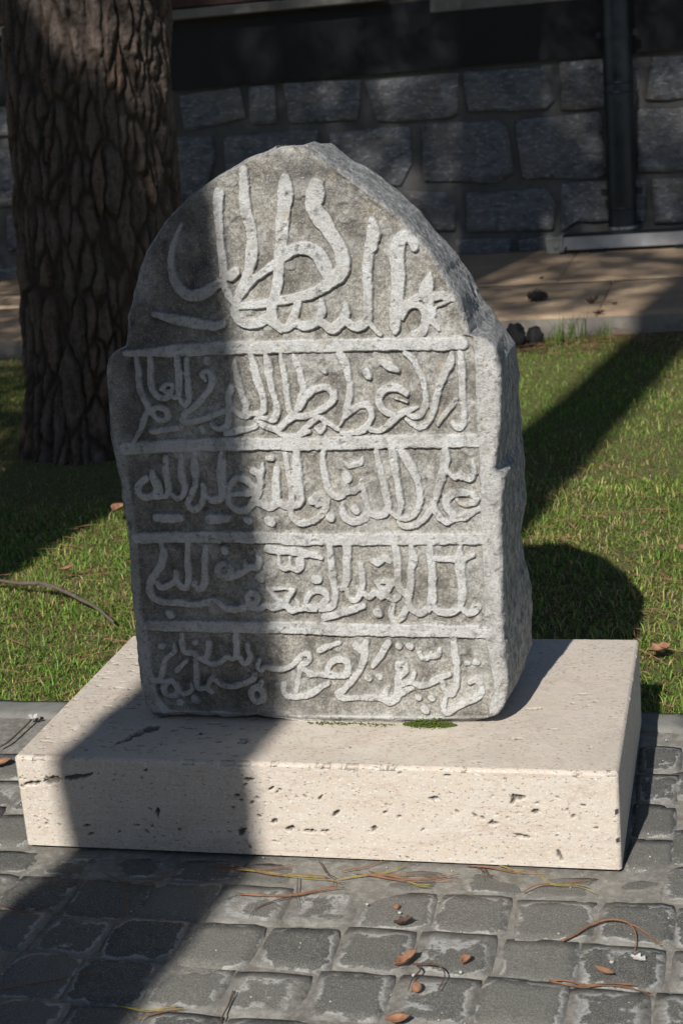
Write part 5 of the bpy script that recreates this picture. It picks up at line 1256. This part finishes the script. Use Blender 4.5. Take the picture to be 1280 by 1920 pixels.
# ------------------------------------------------------------------ litter on the setts
def needle(pts, label, mat='needle', r0=0.0011, z=0.0065, arch=0.0, twin=True):
    P = refine(np.array([(a, b, 0.0) for a, b in pts]), 4); n = len(P)
    t = np.linspace(0, 1, n); P[:, 2] = z + arch * np.sin(np.pi * t) + 0.0008 * np.sin(t * 9)
    r0 = r0 * 0.72; m = MB().tube(P, [r0 * (1 - 0.45 * a) for a in t], 5)
    if twin:
        Q = P.copy(); Q[:, 0] += 0.003 * t ** 1.5; Q[:, 1] += 0.0075 * t ** 1.4; Q[:, 2] += 0.0006
        m.tube(Q[: max(3, int(n * 0.9))], r0 * 0.8, 5)
    return tag(m.build('pine_needle', M[mat], None, True), label, 'pine needle', 'pine needles on the setts')
NB = [([(-.082, -.128), (-.038, -.13), (.005, -.123), (.042, -.106), (.08, -.093)], 'thick straight brown needle in the middle before the plinth', 'needle', .0018),
 ([(.006, -.126), (-.029, -.151), (-.044, -.171), (-.045, -.198)], 'thin dark curved needle hanging off the thick straight one', 'leafdark', .0008),
 ([(-.131, -.052), (-.068, -.058), (.006, -.069), (.073, -.076)], 'long yellow-green needle along the plinth front', 'ngreen', .0012),
 ([(-.116, -.042), (-.054, -.063), (.013, -.063), (.071, -.081)], 'brown needle crossing the yellow-green one', 'needle', .0012),
 ([(-.16, -.05), (-.099, -.055), (-.047, -.045), (-.008, -.03)], 'short brown needle nearest the plinth, at the shadow edge', 'needle', .001),
 ([(-.15, -.046), (-.09, -.052), (-.03, -.068)], 'lower brown needle of the bundle at the shadow edge', 'needle', .0011),
 ([(.019, -.015), (.04, -.052), (.056, -.068), (.062, -.093)], 'dark bent twig-like needle at the middle of the plinth', 'leafdark', .001),
 ([(-.002, -.07), (.009, -.117), (.022, -.159)], 'thin dark needle pointing at the camera below the thick one', 'leafdark', .0008),
 ([(.063, -.044), (.095, -.029), (.129, -.003)], 'brown needle slanting up to the plinth foot', 'needle', .001),
 ([(.084, -.048), (.121, -.053), (.17, -.046), (.252, -.047)], 'long brown needle in the right bundle, upper', 'needle', .0013),
 ([(.107, -.04), (.157, -.056), (.207, -.057), (.253, -.036)], 'long brown needle in the right bundle, sagging in its middle', 'needle', .0013),
 ([(.10, -.05), (.15, -.062), (.2, -.063), (.245, -.056)], 'long brown needle in the right bundle, lowest', 'needle', .0012),
 ([(.063, -.07), (.101, -.055), (.139, -.04), (.169, -.008)], 'yellowish needle slanting through the right bundle', 'ngreen', .001),
 ([(.175, -.068), (.195, -.077), (.215, -.081)], 'short yellowish needle below the right bundle', 'ngreen', .001),
 ([(.258, -.009), (.303, -.014), (.347, -.024), (.387, -.02)], 'brown needle along the right part of the plinth foot', 'needle', .0012),
 ([(.31, -.004), (.332, -.017), (.353, -.025)], 'short green needle at the right part of the plinth foot', 'ngreen', .001),
 ([(.273, -.011), (.286, -.024), (.291, -.052)], 'thin dark needle, left of two hanging from the plinth foot', 'leafdark', .0008),
 ([(.287, -.013), (.296, -.035), (.311, -.05)], 'thin dark needle, right of two hanging from the plinth foot', 'leafdark', .0008),
 ([(.356, -.082), (.38, -.058), (.421, -.051), (.462, -.031)], 'arched brown needle near the plinth right corner', 'needle', .0012),
 ([(.37, -.017), (.396, -.054), (.436, -.056), (.47, -.079)], 'yellow-green needle crossing the arched one near the corner', 'ngreen', .001),
 ([(.422, -.314), (.447, -.313), (.47, -.32), (.497, -.316), (.529, -.318), (.562, -.336)], 'long reddish needle in the lower right corner, upper strand', 'needle', .0014),
 ([(.422, -.3155), (.461, -.325), (.502, -.3165), (.559, -.328)], 'long reddish needle in the lower right corner, lower strand', 'needle', .0012),
 ([(-.163, -.441), (-.12, -.446), (-.067, -.435)], 'yellowish needle at the bottom edge beside the shadow', 'ngreen', .0012),
 ([(-.123, -.467), (-.105, -.45), (-.069, -.437)], 'straw needle forking from the one at the bottom edge', 'needle', .001),
 ([(-.326, -.084), (-.273, -.115), (-.236, -.106), (-.207, -.08)], 'curved needle in the shade before the plinth left half', 'needle', .001),
 ([(-.242, -.236), (-.253, -.183), (-.269, -.14)], 'upright needle in the shade, pointing at the plinth', 'needle', .001),
 ([(-.352, -.424), (-.305, -.4), (-.258, -.379), (-.197, -.358)], 'long needle in the shade at the lower left', 'needle', .001),
 ([(-.459, -.197), (-.411, -.212), (-.36, -.207)], 'brown needle at the left edge where shade begins', 'needle', .0013),
 ([(-.008, -.455), (-.009, -.42), (-.012, -.386)], 'dark twig lying in a joint at the bottom edge', 'leafdark', .0018)]
for pts, lb, mt, r0 in NB: needle(pts, lb, mt, r0)
tw = tag(empty('curved_needle_pair', (0.49, -0.16, 0)), 'pair of long arching brown needles at the lower right', 'pine needle')
def strand(pts, zs, r0, par, loc):
    P = np.array([(a - loc[0], b - loc[1], z) for (a, b), z in zip(pts, zs)]); P = refine(P, 4)
    return MB().tube(P, np.linspace(r0, r0 * .5, len(P)), 6).build('strand', M['needle'], par, True)
strand([(.429, -.211), (.448, -.192), (.467, -.168), (.49, -.157), (.517, -.161), (.544, -.18), (.569, -.209)], [.006, .007, .010, .012, .012, .009, .006], .0019, tw, (0.49, -0.16))
strand([(.467, -.1685), (.491, -.158), (.514, -.159), (.529, -.177), (.534, -.201), (.533, -.225)], [.010, .0125, .0125, .011, .008, .006], .0016, tw, (0.49, -0.16))

def leaf(loc, L, Wd, rz, curl, fold, label, mat='leaf', lobes=0.0, stem=None, name='dry_leaf', tilt=0.15, seed=1):
    L *= 0.84; Wd *= 0.84
    n, m = 14, 9; s = np.linspace(0, 1, n); t = np.linspace(-1, 1, m); S, T = np.meshgrid(s, t, indexing='ij')
    w = Wd / 2 * np.sin(np.pi * np.clip(S, 0.015, 0.985)) ** 0.75 * (1 + lobes * np.sin(S * 17 + 1))
    x = (S - 0.5) * L; y = T * w
    z = np.abs(T) ** 1.5 * w * fold + curl * L * (S - 0.45) ** 2 * 2 + 0.05 * L * fbm(S * 5, T * 3, seed) + 0.0015
    top = np.stack([x, y, z - z.min() + 0.003], -1).reshape(-1, 3); bot = top.copy(); bot[:, 2] -= 0.0007
    i = np.arange(n * m).reshape(n, m); q = np.stack([i[:-1, :-1], i[1:, :-1], i[1:, 1:], i[:-1, 1:]], -1).reshape(-1, 4)
    ring = np.concatenate([i[0, :], i[1:, -1], i[-1, -2::-1], i[-2:0:-1, 0]]); k = len(ring); j = np.arange(k); N = n * m
    sk = np.stack([ring[j], ring[(j + 1) % k], N + ring[(j + 1) % k], N + ring[j]], -1)
    me = mesh_np(name, np.concatenate([top, bot]), np.concatenate([q, q[:, ::-1] + N, sk]))
    if stem is None:
        o = link(name, me, M[mat]); o.location = loc; o.rotation_euler = (0, tilt * 0, rz); return tag(o, label, 'leaf')
    root = tag(empty(name, loc), label, 'leaf')
    b = link('blade', me, M[mat], root); b.rotation_euler = (0, 0, rz)
    for st in stem:
        P = refine(np.array([(a - loc[0], c - loc[1], z) for a, c, z in st]), 4)
        MB().tube(P, np.linspace(.0016, .0007, len(P)), 5).build('stalk', M['leafdark'], root, True)
    return root
leaf((.216, -.290, .004), .050, .020, .9, .5, 1.2, 'curled brown dry leaf with long stalks on the setts', 'leaf', .25,
     [[(.228, -.299, .006), (.252, -.302, .010), (.269, -.308, .011), (.279, -.326, .009), (.275, -.357, .006)], [(.236, -.303, .007), (.242, -.316, .008), (.235, -.335, .007), (.234, -.364, .006)]])
leaf((.301, -.279, .004), .024, .017, 1.1, .4, 1.2, 'small crumpled brown leaf right of the stalked leaf')
leaf((.495, -.287, .004), .040, .013, -.6, .3, .9, 'narrow brown leaf lying near the lower right')
leaf((.232, -.430, .004), .040, .026, .2, .3, .5, 'flat brown leaf cut off by the bottom edge')
leaf((.192, -.188, .004), .034, .014, .35, .5, 1.3, 'dark shrivelled leaf on a pale joint', 'leafdark', .3)
leaf((-.690, .300, .004), .052, .034, .4, .3, .4, 'orange brown leaf at the left edge beside the plinth', 'leaf', .2)
leaf((.52, .885, .018), .062, .044, .5, .3, .5, 'broad brown leaf on the grass right of the plinth', 'leaf', .3)
leaf((.55, 1.553, .02), .05, .03, 1.2, .3, .5, 'pale brown leaf on the sunlit grass at the right edge')
leaf((-1.075, 1.93, .03), .075, .05, 1.5, .2, .6, 'brown leaf standing in grass at the stone left flank')
leaf((-1.02, 1.41, .02), .055, .026, .7, .3, .5, 'small brown leaf among the grass above the fallen twig')
leaf((.047, 4.957, SLZ), .075, .035, .3, .9, 1.4, 'dark curled leaf with a raised tip on the beige slab', 'leafdark', .35)
leaf((.151, 4.90, SLZ), .035, .022, .3, .4, .8, 'small dark leaf right of the slab joint', 'leafdark')
leaf((.10, 4.665, SLZ), .06, .03, .1, .4, .9, 'dark leaf clump on the slab edge at the joint', 'leafdark', .3)
leaf((-.276, 5.79, SLZ), .035, .022, .8, .4, .8, 'small brown leaf far back on the slab', 'leafdark')
rock((.244, -.354, .0035), .0075, .0085, .007, 21, 'round brown seed lying below the stalked leaf', 'seed', 'seed', 'leaf', .12)
for k_, (x, y, s, lb) in enumerate([(.233, -.319, 0.0030, 'white pebble under the stalked brown leaf'), (.125, -.136, 0.0023, 'white pebble on the dark sett left of the brown chip'),
        (.180, -.156, 0.0027, 'white pebble beside the dark shrivelled leaf'), (.503, -.257, 0.0030, 'round white pebble above the narrow leaf'), (.297, -.304, 0.0027, 'white pebble below the small crumpled leaf')]):
    rock((x, y, .0035), s, s * .85, s * .7, 40 + k_, lb, 'pebble', 'pebble', 'white', .25)
rock((.172, -.141, .0035), .0045, .005, .0035, 51, 'small brown chip on the dark sett', 'pebble', 'pebble', 'leaf', .25)
leaf((.539, -.245, .002), .030, .016, -.5, .15, .5, 'crumpled white scrap on the setts near the right edge', 'white', .5, None, 'white_scrap')
bpy.data.objects['white_scrap']['category'] = 'scrap'
# fallen blossom with its twig, left of the plinth
fl = tag(empty('fallen_blossom', (-.714, .505, .004)), 'small white blossom on a thin twig left of the plinth', 'blossom')
for k_ in range(5):
    a = k_ * 1.257; v = [(0, 0, .004)] + [(.013 * math.cos(a + d) * s, .013 * math.sin(a + d) * s, .004 + .007 * s) for d, s in ((-.5, .7), (-.25, 1), (.25, 1), (.5, .7))]
    v += [(x, y, z - .0008) for x, y, z in v]
    MB().add(v, [(0, 1, 2, 3, 4), (9, 8, 7, 6, 5), (0, 5, 6, 1), (1, 6, 7, 2), (2, 7, 8, 3), (3, 8, 9, 4), (4, 9, 5, 0)]).build('petal', M['white'], fl)
MB().tube(refine(np.array([(0, -.008, .006), (-.002, -.05, .004), (-.004, -.105, .004), (-.013, -.131, .003)])), .0022, 6).build('stalk', M['twig'], fl, True)
# twig on the grass
twp = [(-1.30, 1.33, .035), (-1.16, 1.293, .035), (-1.089, 1.269, .034), (-1.033, 1.258, .037), (-.968, 1.226, .036), (-.884, 1.162, .032), (-.813, 1.107, .026), (-.749, 1.047, .014)]
tg = tag(empty('fallen_twig', (-1.0, 1.2, 0)), 'thin grey fallen twig lying on the sunlit grass at left', 'twig')
P = refine(np.array([(a + 1.0, b - 1.2, c) for a, b, c in twp])); P[:, 2] += .003 * fbm(P[:, 0] * 40, P[:, 1] * 40, 3)
MB().tube(P, [.0034 + .0022 * math.sin(math.pi * t) + .0006 * math.sin(t * 60) for t in np.linspace(0, 1, len(P))], 7).build('stem', M['twig'], tg, True)
MB().tube([(-.03, .055, .038), (-.005, .02, .043), (.04, -.0, .045)], [.0025, .002, .001], 6).build('side_shoot', M['twig'], tg, True)

# cone on the slab
cn = tag(empty('pine_cone', (-0.216, 5.086, SLZ)), 'dark fallen pine cone on the beige slab', 'pine cone')
core = MB().tube([(-.045, 0, .022), (-.03, 0, .024), (0, 0, .026), (.03, 0, .024), (.05, 0, .022)], [.004, .016, .021, .015, .004], 10).build('core', M['cone'], cn, True)
sc_ = MB()
for k_ in range(46):
    t = (k_ + .5) / 46; a = k_ * 2.4; R_ = .006 + .020 * math.sin(math.pi * min(1, t * 1.05)); x = -.044 + .092 * t
    if R_ * math.sin(a) < -.022: continue
    c = np.array((x, R_ * math.cos(a), .025 + R_ * math.sin(a))); d = np.array((-.5, math.cos(a) * .8, math.sin(a) * .8)); e = np.array((0, -math.sin(a), math.cos(a)))
    v = [c - e * .006, c + e * .006, c + d * .012 + e * .004, c + d * .012 - e * .004]; v = [tuple(q) for q in v] + [tuple(q + np.array((.003, 0, 0))) for q in v]
    sc_.add(v, [(0, 1, 2, 3), (7, 6, 5, 4), (0, 4, 5, 1), (1, 5, 6, 2), (2, 6, 7, 3), (3, 7, 4, 0)])
sc_.build('scales', M['cone'], cn)
